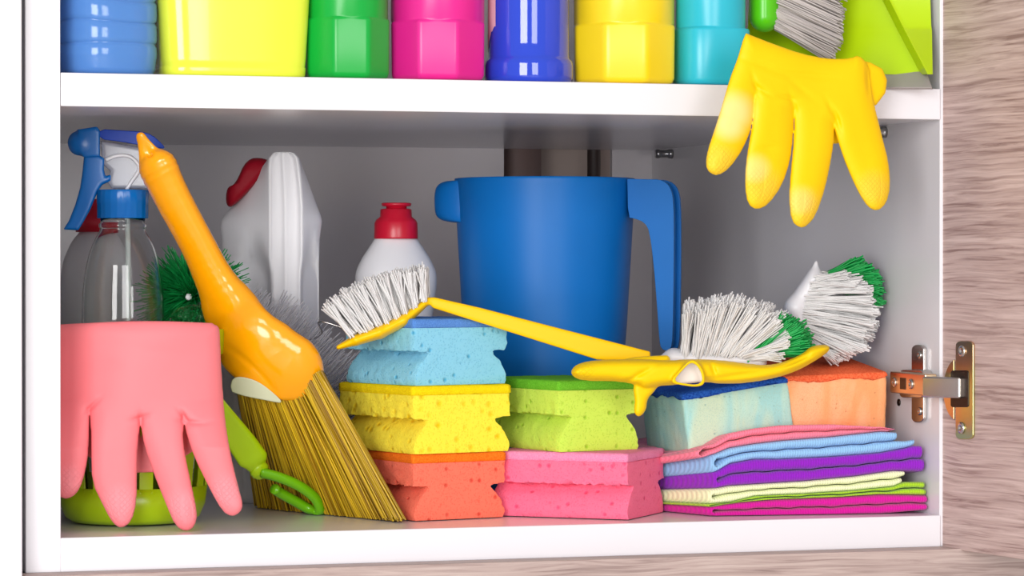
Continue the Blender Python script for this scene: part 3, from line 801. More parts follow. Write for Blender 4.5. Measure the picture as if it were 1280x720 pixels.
# ================================================================== SPONGES
SG = 'stacked notched kitchen sponges'
def notch_profile(w, h):
    """half-width as a function of height: wide lip, groove, flared foot"""
    pts = [(0, .48), (.05, .495), (.14, .49), (.24, .465), (.33, .43), (.40, .39), (.445, .36), (.475, .35), (.49, .35), (.505, .365), (.513, .44), (.523, .5), (.58, .503), (.7, .5), (.8, .5)]
    right = [(w*a, h*b) for b, a in pts]
    return right
def notched(name, label, corner_px, Zc, w, h, L, yaw, foam_m, pad_m, bottom_z, mirror=False, seed=0):
    """corner_px: image column of the nearest vertical edge; the end face runs from it along +x', length runs along +y'"""
    rng = np.random.default_rng(seed)
    cp = at_d(corner_px, 500, Zc)
    ex = np.array([math.cos(yaw), math.sin(yaw), 0]); ey = np.array([-math.sin(yaw), math.cos(yaw), 0])
    org = np.array([cp[0], cp[1], bottom_z])
    if mirror: org = org - ey*0   # near corner is the front-right one
    ctr = org + (ex*w/2 if not mirror else -ex*w/2) + ey*L/2
    t = thing(name, label, 'sponge', ctr, SG)
    hb = h*.86
    half = notch_profile(w, h)
    # resample
    def resamp(P, step):
        out = [np.array(P[0])]
        for a, b in zip(P[:-1], P[1:]):
            a = np.array(a); b = np.array(b); n = max(1, int(np.linalg.norm(b-a)/step))
            for k in range(1, n+1): out.append(a+(b-a)*k/n)
        return np.array(out)
    R_ = resamp(half+[(w*.5, hb)], .0016)
    # end-face grid: rows match the outline, so pores and torn edges read as geometry
    m = len(R_); nx = 14; ny = 34
    ys = np.linspace(-L/2, L/2, ny)
    nz = [rng.normal(0, .00028, m) for _ in range(2)]
    V = []; idx = {}
    def vid(p):
        V.append(p); return len(V)-1
    Fc = []
    # skins: left and right strips along the length
    grid = {}
    for side in (-1, 1):
        for j in range(ny):
            for i in range(m):
                x, z = R_[i]
                e = abs(z/h-.51) < .03
                jit = rng.normal(0, .00030 if not e else .0008)
                q = side*(x+jit*(0 if (z < 1e-6) else 1))
                endround = .0006*(1-min(1, min(j, ny-1-j)/1.0))
                grid[side, j, i] = vid((q-side*endround, ys[j]+(rng.normal(0, .0002) if j in (0, ny-1) else 0), z+ (rng.normal(0, .0004) if e else 0)))
    for side in (-1, 1):
        for j in range(ny-1):
            for i in range(m-1):
                f = (grid[side, j, i], grid[side, j+1, i], grid[side, j+1, i+1], grid[side, j, i+1])
                Fc.append(f if side < 0 else f[::-1])
    # end caps with inner grid
    for j, rev in ((0, False), (ny-1, True)):
        rows_ = []
        for i in range(m):
            x, z = R_[i]; row = [grid[-1, j, i]]
            for k in range(1, nx):
                u_ = -1+2*k/nx; row.append(vid((u_*x, ys[j]+rng.normal(0, .0002)*(0 if abs(z/h-.51) < .05 else 1)+(-.0002 if j == 0 else .0002)*(0 if abs(z/h-.51) < .05 else 1), z)))
            row.append(grid[1, j, i]); rows_.append(row)
        for i in range(m-1):
            for k in range(nx):
                f = (rows_[i][k], rows_[i][k+1], rows_[i+1][k+1], rows_[i+1][k]); Fc.append(f if not rev else f[::-1])
    for j in range(ny-1):
        Fc.append((grid[-1, j, 0], grid[1, j, 0], grid[1, j+1, 0], grid[-1, j+1, 0]))
        Fc.append((grid[-1, j, m-1], grid[-1, j+1, m-1], grid[1, j+1, m-1], grid[1, j, m-1]))
    V = np.array(V)
    Wd = ctr + V[:, :1]*ex + V[:, 1:2]*ey + np.array([0, 0, 1.])*V[:, 2:3]
    fo_ = mesh('foam_body', Wd, Fc, foam_m, t); fo_.data.set_sharp_from_angle(angle=math.radians(52))
    # scouring pad
    per = chaikin([(-w/2, -L/2), (w/2, -L/2), (w/2, L/2), (-w/2, L/2)], 0)
    prof = []
    for a, b in zip(per, np.roll(per, -1, 0)):
        n = int(np.linalg.norm(b-a)/.0022)
        for k in range(n): prof.append(a+(b-a)*k/n)
    prof = np.array(prof); cc = prof/np.linalg.norm(prof, axis=1)[:, None]
    rr = []
    for z, ins in ((hb-.0004, .0008), (hb+.0006, -.0002), (h-.0012, -.0002), (h-.0003, .0006), (h, .002)):
        q = prof*(1-ins/(w/2))+cc*rng.normal(0, .00022, len(prof))[:, None]
        rr.append(ctr+q[:, :1]*ex+q[:, 1:]*ey+np.array([0, 0, z])+np.array([0, 0, 1.])*rng.normal(0, .0001, len(prof))[:, None])
    mesh('scouring_pad', *loft(rr), pad_m, t, label='coarse fibre scouring pad on top')
    return t
a15 = math.radians(13)
HS = .0445
z1_ = .0006
notched('sponge', 'orange-red notched sponge at the bottom of the left stack', 516, 1.932, .0667, .0415, .090, a15, foam('coral_foam', rgb(250, 122, 98), rgb(220, 78, 62)), felt('orange_pad', rgb(255, 132, 36), rgb(236, 104, 20)), z1_, seed=1)
notched('sponge', 'yellow notched sponge in the middle of the left stack', 516, 1.930, .0725, .0425, .092, a15+.05, foam('yellow_foam', rgb(255, 232, 70), rgb(236, 196, 20), 380, .55), felt('yellow_pad', rgb(255, 228, 20), rgb(240, 205, 10)), z1_+.0416, seed=2)
notched('sponge', 'light blue notched sponge on top of the left stack', 517, 1.934, .0722, .0418, .078, a15+.10, foam('blue_foam', rgb(140, 206, 230), rgb(84, 170, 208)), felt('blue_pad', rgb(98, 150, 222), rgb(80, 128, 204)), z1_+.0416+.0426, seed=3)
notched('sponge', 'lime green notched sponge on top of the pink sponge', 698, 1.955, .0612, .0450, .090, math.radians(14), foam('lime_foam', rgb(204, 234, 92), rgb(160, 206, 50)), felt('green_pad', rgb(122, 204, 54), rgb(96, 180, 36)), z1_+.0416, seed=4)
# the pink one lies turned: its long side faces the viewer
pz = at_z(784, 651, 0)
yaw_p = math.radians(-39)
ex = np.array([math.cos(yaw_p), math.sin(yaw_p), 0]); ey = np.array([-math.sin(yaw_p), math.cos(yaw_p), 0])
wL, wS = .092, .070
# build with its length along the visible long side: rotate by 90 degrees
cpx = pz - ex*0
yaw2 = yaw_p+math.pi/2
o_ = notched('sponge', 'pink notched sponge lying under the lime green sponge', 784, dist(pz), wS, .0415, wL, yaw2, foam('pink_foam', rgb(250, 118, 150), rgb(228, 82, 122)), felt('pink_pad', rgb(250, 152, 190), rgb(238, 130, 172)), z1_, seed=5)

# ---------------- folded cloths
CG = 'folded microfibre cloths'
def cloth(label, mat, top, bot, xl, xr_top, xr_bot, hole, seed, backz=0.0, rfold=False, depth=.15):
    """top / bot: image (column, row) lines of the front edge; U folded at the left"""
    rng = np.random.default_rng(seed)
    tx, ty = np.array(top, float).T; bx, by = np.array(bot, float).T
    def front(px, py):
        Y = .034-.018*np.clip((px-890)/265, 0, 1)
        return at_y(px, py, Y)
    n = 80
    xs_t = np.linspace(xr_top, xl+5, n); xs_b = np.linspace(xl+5, xr_bot, n)
    T = np.interp(xs_t, tx, ty); Bt = np.interp(xs_b, bx, by)
    Tb = np.interp(xs_t, bx, by); Bm = np.interp(xs_b, tx, ty)
    def wob(x, k): return .5*np.sin(x*.11+k+seed)+.35*np.sin(x*.23+seed*2.1+k)
    mt = (T+Tb)/2+wob(xs_t, 0); mb = (Bt+Bm)/2+wob(xs_b, 0)
    gap = .35
    ht = hole*np.exp(-((xs_t-xl-9)/7)**2); hb_ = hole*np.exp(-((xs_b-xl-9)/7)**2)
    a = np.linspace(-90, -270, 13)[1:-1]
    y0, y1 = T[-1], Bt[0]; cyv = (y0+y1)/2; rad = (y1-y0)/2
    ax = xl+5+np.cos(np.radians(a))*5.5; ay = cyv+np.sin(np.radians(a))*rad
    outer = np.vstack([np.column_stack([xs_t, T]), np.column_stack([ax, ay]), np.column_stack([xs_b, Bt])])
    am = (mt[-1]+mb[0])/2
    ix = xl+7+np.cos(np.radians(a))*2.5; iy = am+np.sin(np.radians(a))*(gap+hole*.5)
    inner = np.vstack([np.column_stack([xs_t, mt-gap-ht]), np.column_stack([ix, iy]), np.column_stack([xs_b, mb+gap+hb_])])
    # rounded right-hand ends
    m = len(outer); mid = (outer+inner)/2
    Ysteps = np.array([0, .0005, .0018, .0042,  .010, .018, .027, .036, .046, .06, .08, .11, depth])
    R_ = []
    no = rng.normal(0, .00003, (len(Ysteps), m, 2))
    for iy_, d in enumerate(Ysteps):
        shr = [.8, .5, .18, .04, 0][iy_] if iy_ < 5 else 0
        ring = []
        for cur, sgn in ((outer, 0), (inner, 1)):
            C_ = cur*(1-shr)+mid*shr
            P = front(C_[:, 0], C_[:, 1])
            zs = 1-.25*min(1, d/.06)
            P[:, 2] = P[:, 2]*zs
            lean = -.36*min(d, .075)
            kx = np.clip(1-(P[:, 0]-.42)/.12, 0, 1)
            P[:, 0] += lean*kx
            P[:, 1] += d
            P[:, 0] = np.minimum(P[:, 0], W-.0012)
            P[:, 2] = np.maximum(P[:, 2]+no[iy_, :, sgn]*.8, .0005)
            ring.append(P)
        R_.append(np.concatenate([ring[0], ring[1][::-1]]))
    V, Fc = loft(R_, False, False)
    K = 2*m; last = (len(Ysteps)-1)*K
    for i in range(m-1):
        Fc.append((i+1, i, K-1-i, K-2-i)); Fc.append((last+i, last+i+1, last+K-2-i, last+K-1-i))
    base = V.mean(0); base[2] = V[:, 2].min()
    t = tag(mesh('cleaning_cloth', V, Fc, mat, loc=tuple(base)), label, 'cloth', CG)
    return t
pk_t = [(872, 566), (880, 557), (895, 553), (915, 540), (945, 534), (977, 530), (1040, 529), (1102, 533), (1118, 536)]
pk_b = [(872, 571), (880, 572), (896, 567), (915, 559), (945, 554), (977, 550), (1040, 545), (1102, 538), (1121, 539)]
bl_b = [(890, 592), (900, 588), (915, 579), (946, 573), (977, 573), (1040, 570), (1102, 565), (1134, 559), (1143, 556)]
pu_b = [(893, 611), (915, 607), (946, 605), (1009, 601), (1071, 595), (1118, 588), (1155, 589)]
cr_b = [(888, 630), (915, 628), (946, 620), (1009, 617), (1071, 613), (1118, 608), (1132, 602)]
li_b = [(886, 634), (924, 628), (977, 624), (1040, 622), (1102, 618), (1157, 619)]
mg_b = [(889, 646), (915, 647), (977, 647), (1040, 646), (1102, 643), (1159, 638)]
cloth('pink ribbed cloth folded on top of the cloth stack', terry('pink_terry', rgb(252, 132, 158), axis=0), pk_t, pk_b, 871, 1119, 1112, 3.2, 1)
cloth('light blue cloth folded just below the pink cloth', terry('sky_terry', rgb(150, 198, 242), axis=0), pk_b, bl_b, 890, 1121, 1143, 3.2, 2)
cloth('violet purple cloth in the middle of the cloth stack', terry('violet_terry', rgb(148, 36, 196), axis=0), bl_b, pu_b, 893, 1153, 1155, 1.0, 3)
cloth('pale cream yellow cloth between the purple and the lime cloths', terry('cream_terry', rgb(244, 250, 200), axis=0), pu_b, cr_b, 887, 1131, 1127, .6, 4)
cloth('lime green cloth just above the magenta cloth', terry('lime_terry', rgb(172, 216, 44), axis=0), cr_b, li_b, 884, 1156, 1157, .4, 5)
cloth('magenta cloth at the very bottom of the cloth stack', terry('magenta_terry', rgb(218, 28, 160), axis=0), li_b, mg_b, 888, 1159, 1159, .8, 6)

# ---------------- two block sponges on the cloths
def block(label, px0, py0, Y0, w, d, h, yaw, pitch, roll, fm, pm_, seed):
    rng = np.random.default_rng(seed)
    top = at_y(px0, py0, Y0)      # front-left corner of the top
    Mx = Matrix.Rotation(yaw, 3, 'Z') @ Matrix.Rotation(roll, 3, 'Y') @ Matrix.Rotation(pitch, 3, 'X'); Mx = np.array(Mx)
    n1, n2, n3 = 18, 22, 12
    def skin(z0, z1, hh, jag, x0=0, x1=w, y0=0, y1=d):
        per = []
        r = .0025
        for p in rrect(x0, x1, y0, y1, r, 3): per.append(p)
        per = np.array(per); out = []
        for a, b in zip(per, np.roll(per, -1, 0)):
            n = max(1, int(np.linalg.norm(b-a)/.002))
            for k in range(n): out.append(a+(b-a)*k/n)
        per = np.array(out); cc = per-np.array([w/2, d/2]); cu = cc/np.linalg.norm(cc, axis=1)[:, None]
        rr = []
        zl = np.linspace(z0, z1, hh)
        low = rng.normal(0, 1, len(per)); low = np.convolve(np.r_[low, low, low], np.ones(5)/5, 'same')[len(per):2*len(per)]
        for i, z in enumerate(zl):
            q = per+cu*rng.normal(0, .0002, len(per))[:, None]
            zz = np.full(len(per), z)
            if i == 0: zz = zz+low*jag
            if i == hh-1: q = q-cu*.0008
            rr.append(np.column_stack([q, zz]))
        rr.append(np.column_stack([per*0.97+np.array([w/2, d/2])*.03, np.full(len(per), z1+(.0004 if z1 >= 0 else 0))]))
        V, Fc = loft(rr)
        return top+V@Mx.T, Fc
    V, Fc = skin(-h, -.0015, 10, 0)
    c0 = V.mean(0); c0[2] = V[:, 2].min()
    t = thing('sponge', label, 'sponge', c0, 'block sponges on the folded cloths')
    mesh('foam_body', V, Fc, fm, t)
    V, Fc = skin(-.0032, 0.0, 4, .0014, -.0003, w+.0003, -.0003, d+.0003)
    mesh('scouring_pad', V, Fc, pm_, t, label='rough scouring pad on top')
    return t
def marbled(name, cols, scale):
    m = foam(name, cols[0], tuple(.8*x for x in cols[0]), 700, .18); t = m.node_tree; p = t.nodes['Principled BSDF']
    v = coords(t, (scale, scale*.3, scale*.25)); n = N(t, 'ShaderNodeTexNoise', i_Scale=1.0, i_Detail=3.0, i_Distortion=.8); t.links.new(v, n.inputs['Vector'])
    cr = N(t, 'ShaderNodeValToRGB'); el = cr.color_ramp.elements; el[0].position = .35; el[0].color = cols[1]; el[1].position = .62; el[1].color = cols[2]
    q = el.new(.5); q.color = cols[0]
    t.links.new(n.outputs[0], cr.inputs[0])
    src = p.inputs['Base Color'].links[0].from_socket
    for mx in [x for x in t.nodes if x.bl_idname == 'ShaderNodeMix']:
        if not mx.inputs[7].is_linked: t.links.new(cr.outputs[0], mx.inputs[7])
    return m
block('mint green block sponge with a blue pad under the yellow glove', 853, 493, .046, .0735, .082, .0415, 0.0, math.radians(1), math.radians(-8.0),
      marbled('mint_foam', (rgb(184, 220, 206), rgb(200, 220, 194), rgb(164, 214, 210)), 60), felt('navy_pad', rgb(44, 98, 190), rgb(24, 62, 150), 900), 11)
block('peach orange block sponge with a red-orange pad beside the hinge', 981, 471, .046, .0725, .075, .043, 0.0, math.radians(7), math.radians(-1.5),
      marbled('peach_foam', (rgb(252, 180, 128), rgb(250, 188, 142), rgb(253, 170, 114)), 60), felt('coral_pad', rgb(246, 120, 76), rgb(224, 84, 48), 900), 12)

# ================================================================== BRUSHES
def tufts(fr, par, base_pts, tip_fn, n_fil, spread, tipspread, mat_fn, r0=.00045, r1=.0004):
    for k, b in enumerate(base_pts):
        tip = tip_fn(k, b); b = np.array(b, float); tip = np.array(tip, float)
        B = b+RNG.normal(size=(n_fil, 3))*np.array([spread, spread, spread])
        T = tip+RNG.normal(size=(n_fil, 3))*np.array([tipspread, tipspread*.8, tipspread])
        m = mat_fn(k)
        V, Fa = strands(fr.w(B), fr.w(T), r0, r1)
        mesh('bristle_tuft', V, Fa, m, par)
YEL = plastic('brush_yellow', rgb(252, 200, 0), .35, spec=.3)
WBR = translucent('white_bristle', rgb(255, 254, 253), .35)
# yellow dish brush lying across the blue sponge
fy = Fr(1.945, (480, 400), .00012, 0)
t = thing('dish_brush', 'yellow dish brush with white bristles lying across the blue sponge', 'brush', fy.w([480, 430, 0]), 'dish brushes with white bristles')
hd = curve_pts([(424, 436, 0), (440, 429, 0), (470, 420, 0), (500, 406, 0), (522, 390, 0), (534, 379, 0)], 14)
hr = [2.5, 5, 7.5, 8.5, 9, 9, 9, 8.5, 8, 7.5, 7, 6.5, 6.5, 6.5]
def head_sdf(X, Y, Z):
    f = None
    P = [(423, 434, 3), (445, 425, 7), (475, 415, 8.5), (505, 400, 8), (531, 379, 5)]
    for p, q in zip(P[:-1], P[1:]):
        g_ = cap(X, Y, Z, (p[0], p[1]), (q[0], q[1]), p[2], q[2], 3.0)
        f = g_ if f is None else smin(f, g_, 2)
    hdl = slab2d(X, Y, Z, [(531, 372), (543, 371.5), (600, 384.5), (700, 410.5), (813, 439.5), (813, 453.5), (746, 449.5), (640, 416), (541, 385)], 11, 0, 3)
    return smin(f, hdl, 5)
V, Fq = nets(head_sdf, (410, 355, -34), (822, 465, 34), 1.6)
mesh('handle', fy.w(relax(V, Fq, 1)), Fq, YEL, t)
bp = []; tip = []
rows_ = [(-15, 9), (-5, 10), (5, 10), (15, 9)]
for c0, n in rows_:
    for k in range(n):
        u = k/(n-1)
        bx = 440+u*90+(2.5 if c0 in (-5, 15) else 0); by = np.interp(bx, [436, 460, 500, 532], [420, 411, 396, 374])
        tx = np.interp(u, [0, .25, .5, .75, 1], [411, 434, 462, 495, 528]); ty = np.interp(u, [0, .25, .5, .75, 1], [383, 366, 352, 342, 338])
        bp.append((bx, by, c0)); tip.append((tx+c0*.05, ty-(c0 > 0)*2, c0*1.3))
tufts(fy, t, bp, lambda k, b: tip[k], 42, 2.0, 3.4, lambda k: WBR, .0007, .0006)

# white and green brushes at the right
GBRI = plastic('green_bristle_tips', rgb(10, 168, 76), .4)
f1 = Fr(1.995)
t = thing('dish_brush', 'white brush with a green bristle tip resting on the yellow glove', 'brush', f1.w([900, 455, 0]), 'dish brushes with white bristles')
V, Fq = nets(lambda X, Y, Z: smin(cap(X, Y, Z, (800, 462), (842, 447), 6, 8, 1.5), cap(X, Y, Z, (842, 447), (950, 452), 11, 9, 2.2), 10), (785, 425, -32), (970, 475, 32), 1.8)
mesh('handle', f1.w(relax(V, Fq)), Fq, WPL, t)
bp = []; tip = []; gr = []
for c0 in (-18, -9, 0, 9, 18):
    n = 10
    for k in range(n):
        u = k/(n-1)
        bx = 858+u*84+random.uniform(-2, 2); by = 447-3*abs(math.sin(u*3.1))
        tx = np.interp(u, [0, .2, .45, .65, .8, .9, 1], [862, 892, 926, 955, 976, 984, 974]); ty = np.interp(u, [0, .2, .45, .65, .8, .9, 1], [382, 377, 376, 382, 398, 420, 440])
        bp.append((bx, by, c0)); tip.append((tx+random.uniform(-4, 4)+c0*.2, ty+random.uniform(-3, 3)+(8 if c0 < -10 else 0), c0*1.8)); gr.append(False)
for c0 in (-14, -2, 10, 20):
    for k in range(6):
        u = k/5
        bp.append((938, 448-2*k*.6, c0)); tip.append((np.interp(u, [0, .5, 1], [978, 1000, 1007])+c0*.2+3, np.interp(u, [0, .5, 1], [398, 412, 440]), c0*1.5+6)); gr.append(True)
tufts(f1, t, bp, lambda k, b: tip[k], 46, 2.4, 3.8, lambda k: GBRI if gr[k] else WBR, .0007, .00062)
f2 = Fr(2.05)
t = thing('dish_brush', 'white fan-shaped brush with a green upper tip leaning near the right wall', 'brush', f2.w([1030, 450, 0]), 'dish brushes with white bristles')
V, Fq = nets(lambda X, Y, Z: smin(smin(cap(X, Y, Z, (1020, 328), (1018, 348), 2.5, 9, 1.4), cap(X, Y, Z, (1018, 348), (995, 385), 11, 14, 1.6), 6), cap(X, Y, Z, (995, 385), (1012, 430), 14, 9, 1.6), 6), (970, 315, -32), (1040, 450, 32), 1.8)
mesh('handle', f2.w(relax(V, Fq)), Fq, WPL, t)
bp = []; tip = []; gr = []
for c0 in (-16, -8, 0, 8, 16):
    n = 10
    for k in range(n):
        u = k/(n-1)
        b = (np.interp(u, [0, .5, 1], [1020, 1002, 1006]), np.interp(u, [0, .5, 1], [348, 385, 425]))
        a_ = (np.interp(u, [0, .2, .4, .6, .8, 1], [1060, 1082, 1091, 1088, 1076, 1046]), np.interp(u, [0, .2, .4, .6, .8, 1], [343, 358, 385, 412, 436, 448]))
        bp.append((*b, c0)); tip.append((a_[0]+random.uniform(-5, 5), a_[1]+random.uniform(-3, 3), c0*1.8-4)); gr.append(False)
for c0 in (0, 10, 20, 28):
    for k in range(6):
        u = k/5
        bp.append((1022, 350, c0*.6)); tip.append((np.interp(u, [0, .3, .7, 1], [1072, 1088, 1098, 1098]), np.interp(u, [0, .3, .7, 1], [328, 338, 358, 378]), c0)); gr.append(True)
tufts(f2, t, bp, lambda k, b: tip[k], 46, 2.4, 3.8, lambda k: GBRI if gr[k] else WBR, .0007, .00062)

# ================================================================== ORANGE BROOM
fo = Fr(2.0, (400, 640), -.0007, .00059)
fh = Fr(1.945, (345, 470), -.00005, .00021)
t = thing('hand_broom', 'orange handled hand broom with long golden bristles leaning against the sponges', 'broom', fo.w([420, 645, 0]))
ORG = plastic('orange_plastic', rgb(255, 168, 4), .16, coat=.4, sss=.1)
def broom_sdf(X, Y, Z):
    f = chain(X, Y, Z, [(198, 210, 24), (215, 246, 22.8), (247, 306, 22), (266, 345, 24.5), (288, 385, 31.5)], 1.0, 8)
    # grip rings near the end
    s_ax = (X-196)*.46+(Y-210)*.888
    f = f - np.exp(-((s_ax-2)/2.2)**2)*1.0 - np.exp(-((s_ax-10)/2.2)**2)*.9 - np.exp(-((s_ax+6)/2.2)**2)*.8
    hd_ = chain(X, Y, Z, [(288, 388, 32), (312, 425, 42), (330, 452, 52)], .62, 10)
    f = smin(f, hd_, 14)
    f = smin(f, chain(X, Y, Z, [(332, 450, 50), (351, 466, 54)], .62, 5), 8)
    # cut along the curved mouth of the head
    m_ = (Y-(478+24*np.clip(1-((X-360)/60)**2, -1.2, 1)*.95))
    f = smax(f, m_, 5)
    # pressed swoosh
    sw = np.abs((Y-(438+ (X-290)*.62+ .006*(X-290)**2)))/1.3
    f = f + np.where(Z < 0, 3.2*np.exp(-(sw/3.5)**2)*np.exp(-((X-315)/28)**4), 0)
    f = smin(f, chain(X, Y, Z, [(176, 171, 5.5), (179, 188, 6), (183, 204, 9)], .9, 4), 3)
    f = smin(f, chain(X, Y, Z, [(176, 171, 5.5), (187, 183, 5.5), (197, 196, 8)], .9, 4), 3)
    f = smax(f, -cap(X, Y, Z, (184, 186, -13), (187, 193, -13), 2.5, 4, 2.0), 2)
    return f
V, Fq = nets(broom_sdf, (165, 160, -58), (420, 515, 58), 1.5)
mesh('handle', fh.w(relax(V, Fq, 3)), Fq, ORG, t)
# pale end piece under the head
P = curve_pts([(288, 483), (291, 474), (301, 471), (320, 476), (338, 488), (352, 503), (330, 500), (305, 495), (290, 490)], 30)
V, Fc = prism(P, -33, 10, fh)
bevel(mesh('end_trim', V, Fc, plastic('pale_trim', rgb(204, 208, 176), .35), t, label='pale grey-green trim at the mouth of the head'), .0008, 2)
B = []; T = []; bd = []
n = 2600
for _ in range(n):
    v = random.random(); c0 = random.uniform(-1, 1)
    cl = (math.floor(v*34)+.5)/34
    vv = v*.35+cl*.65
    bx = 298+vv*108; by = 490+12*math.sin(math.pi*vv)-10*vv
    tx = 322+vv**.95*182+random.gauss(0, 2); ty = np.interp(vv, [0, .2, .5, .8, 1], [634, 640, 647, 653, 650])+random.gauss(0, 1.5)-abs(random.gauss(0, 1.5))
    B.append((bx-4+random.gauss(0, 1), by-17, c0*22)); T.append((tx, ty, c0*26+random.gauss(0, 2)))
    bd.append((random.gauss(0, 1.5)*.0004, 0, -.0))
B = fh.w(np.array(B)); T = fo.w(np.array(T)); T[:, 2] = np.maximum(T[:, 2], .0008)
GOLD = plastic('golden_bristle', rgb(224, 186, 36), .32, tint=rgb(140, 100, 8))
V, Fa = strands(B, T, .0007, .0006, bend=np.array(bd), seg=2)
sv = np.repeat(RNG.random(n)**1.5, 9)
mesh('bristles', V, Fa, GOLD, t, kind='stuff', col=sv)

# ================================================================== BASKET GROUP
bc = np.array([.0605, .100, 0.0])
t = thing('basket', 'lime green slotted basket under the pink glove', 'basket', bc)
LB = plastic('basket_lime', rgb(172, 206, 10), .3, sss=.15)
LB2 = LB
zb1, zr0, zr1 = .0235, .104, .1205
ro = [(.0012, .030), (.0012, .037), (.004, .0415), (.012, .0450), (zb1, .0465)]
ri = [(zb1, .0450), (.012, .0433), (.005, .039), (.003, .030)]
mesh('bowl', *lathe(ro+ri, bc, 72), LB, t)
rimp = [(zr0, .0545), (zr0+.001, .0562), (zr1-.001, .0576), (zr1, .0572), (zr1, .0560), (zr0, .0535)]
Vr, Fr_ = lathe(rimp, bc, 72, cap0=False, cap1=False)
Fr_ += [(5*72+j, 5*72+(j+1) % 72, (j+1) % 72, j) for j in range(72)]
mesh('rim', Vr, Fr_, LB, t)
for k in range(20):
    a0 = 2*math.pi*k/20; wv = .0043
    rr = []
    for z, r in ((zb1-.003, .0462), (.06, .0500), (zr0+.002, .0550)):
        q = []
        for da, dr_ in ((-1, 0), (1, 0), (1, -.0013), (-1, -.0013)):
            a = a0+da*wv/r; q.append((bc[0]+(r+dr_)*math.cos(a), bc[1]+(r+dr_)*math.sin(a), z))
        rr.append(q)
    bevel(mesh('slat', *loft(rr), LB, t, smooth=False), .0003, 1)
# lime scrubber with a ring handle, lying behind the basket on the floor
fl = Fr(1.985, (400, 640), .0003, .0002)
t = thing('scrub_brush', 'lime green scrubber with a ring handle lying beside the broom bristles', 'brush', fl.w([390, 640, 0]))
LG = plastic('scrubber_lime', rgb(172, 210, 14), .3, sss=.15)
V, Fq = nets(lambda X, Y, Z: smin(slab2d(X, Y, Z, [(262, 470), (280, 500), (318, 545), (334, 567), (333, 575), (312, 588), (300, 583), (285, 560), (262, 545)], 12, 0, 7), cap(X, Y, Z, (318, 576), (324, 590), 12, 10), 5), (255, 462, -20), (345, 608, 20), 1.6)
mesh('body', fl.w(relax(V, Fq)), Fq, LG, t)
mesh('collar', *tube(curve_pts([(320, 583, 0), (329, 593, 0)], 4), [11, 12.5, 12.5, 9], 20, fr=fl), LG, t)
ring = curve_pts([(328, 591, -6), (350, 597, -12), (375, 608, -14), (395, 624, -8), (400, 640, 0), (388, 637, 16), (368, 626, 20), (350, 616, 18), (343, 611, 12)], 50)
V, Fc = tube(ring, 6.6, 12, fr=fl, flat=1.3)
V[:, 2] = np.maximum(V[:, 2], .0004)
mesh('ring_handle', V, Fc, plastic('ring_green', rgb(112, 186, 14), .25), t, label='green ring handle')

# spray bottle
g = np.array([*at_d(153.5, 390, 1.935)[:2], .006]); s_ = F/dist(g); Z = lambda y: float(z_at(y, g))-g[2]
t = thing('spray_bottle', 'clear spray bottle with a blue trigger head standing in the lime basket', 'bottle', g)
GL = clear('clear_pet', (.985, .995, .99, 1), .02, 1.4)
po = [(0, 40), (.003, 47), (Z(480), 50.5), (Z(400), 51.5), (Z(365), 51), (Z(335), 47), (Z(315), 42), (Z(300), 36), (Z(291), 30), (Z(287), 28.5), (Z(285), 28.5), (Z(284), 30), (Z(280), 30), (Z(279), 28), (Z(272), 28)]
po = [(z, r/s_) for z, r in po]; po = po[:2]+list(map(tuple, smooth_profile(po[2:10], 2)))+po[10:]
pi = [(z if i else .0016, r-.0007) for i, (z, r) in enumerate(po)][::-1]
mesh('bottle_body', *lathe(po+pi, g, 64, sy=.8), GL, t)
SB = plastic('spray_blue', rgb(0, 108, 190), .25, sss=.1)
SB2 = plastic('spray_dark_blue', rgb(4, 60, 170), .35, spec=.2)
th = circ(72); rb = (np.arange(72) % 3 == 0)*.0005
rings = [np.stack([g[0]+(r/s_-rb*k)*np.cos(th), g[1]+(r/s_-rb*k)*np.sin(th), np.full(72, g[2]+Z(y))], 1) for y, r, k in ((273, 31, 0), (272.5, 32, 1), (255, 32, 1), (254.5, 32.3, 0), (239, 32, 1), (237.5, 31, 0))]
mesh('collar', *loft(rings), SB, t)
mesh('dip_tube', *tube([g+np.array([0.003, 0, Z(240)]), g+np.array([.0035, 0, Z(400)]), g+np.array([.004, 0, .006])], .0017, 10), plastic('tube_white', rgb(225, 235, 232), .3, trans=.3), t)
fs = Fr(1.935)
V, Fq = nets(lambda X, Y, Z_: smin(cap(X, Y, Z_, (99, 178), (99.5, 180), 14.5, 14.5), slab2d(X, Y, Z_, [(97, 162), (121, 158), (125, 163), (125, 196), (105, 197), (99, 190)], 13, 0, 3), 4), (80, 150, -20), (130, 202, 20), 1.3)
noz = mesh('nozzle', fs.w(relax(V, Fq, 1)), Fq, SB, t)
V, Fc = prism(chaikin([(124, 161), (150, 163), (175, 164), (190, 168), (203, 180), (207, 186), (196, 185), (172, 181), (150, 177), (124, 174)], 1), -10, 10, fs)
bevel(mesh('top_cover', V, Fc, SB2, t), .001, 2)
V, Fq = nets(lambda X, Y, Z_: slab2d(X, Y, Z_, [(105, 194), (122, 193), (131, 198), (130, 212), (132, 220), (139, 218), (139, 226), (128, 231), (122, 240), (113, 262), (103, 280), (98, 288), (79, 287), (86, 276), (94, 256), (100, 235), (103, 215)], 10, 0, 4), (70, 185, -16), (150, 295, 16), 1.3)
mesh('trigger', fs.w(relax(V, Fq, 1)), Fq, SB, t)
HZ = plastic('frosted_housing', rgb(205, 210, 222), .25, trans=.6)
V, Fq = nets(lambda X, Y, Z_: slab2d(X, Y, Z_, [(126, 176), (170, 183), (190, 188), (196, 210), (184, 236), (140, 236), (134, 228), (138, 214), (128, 205)], 8, 0, 4), (118, 168, -14), (205, 245, 14), 1.4)
mesh('housing', fs.w(relax(V, Fq, 1)), Fq, HZ, t, label='frosted translucent pump housing')
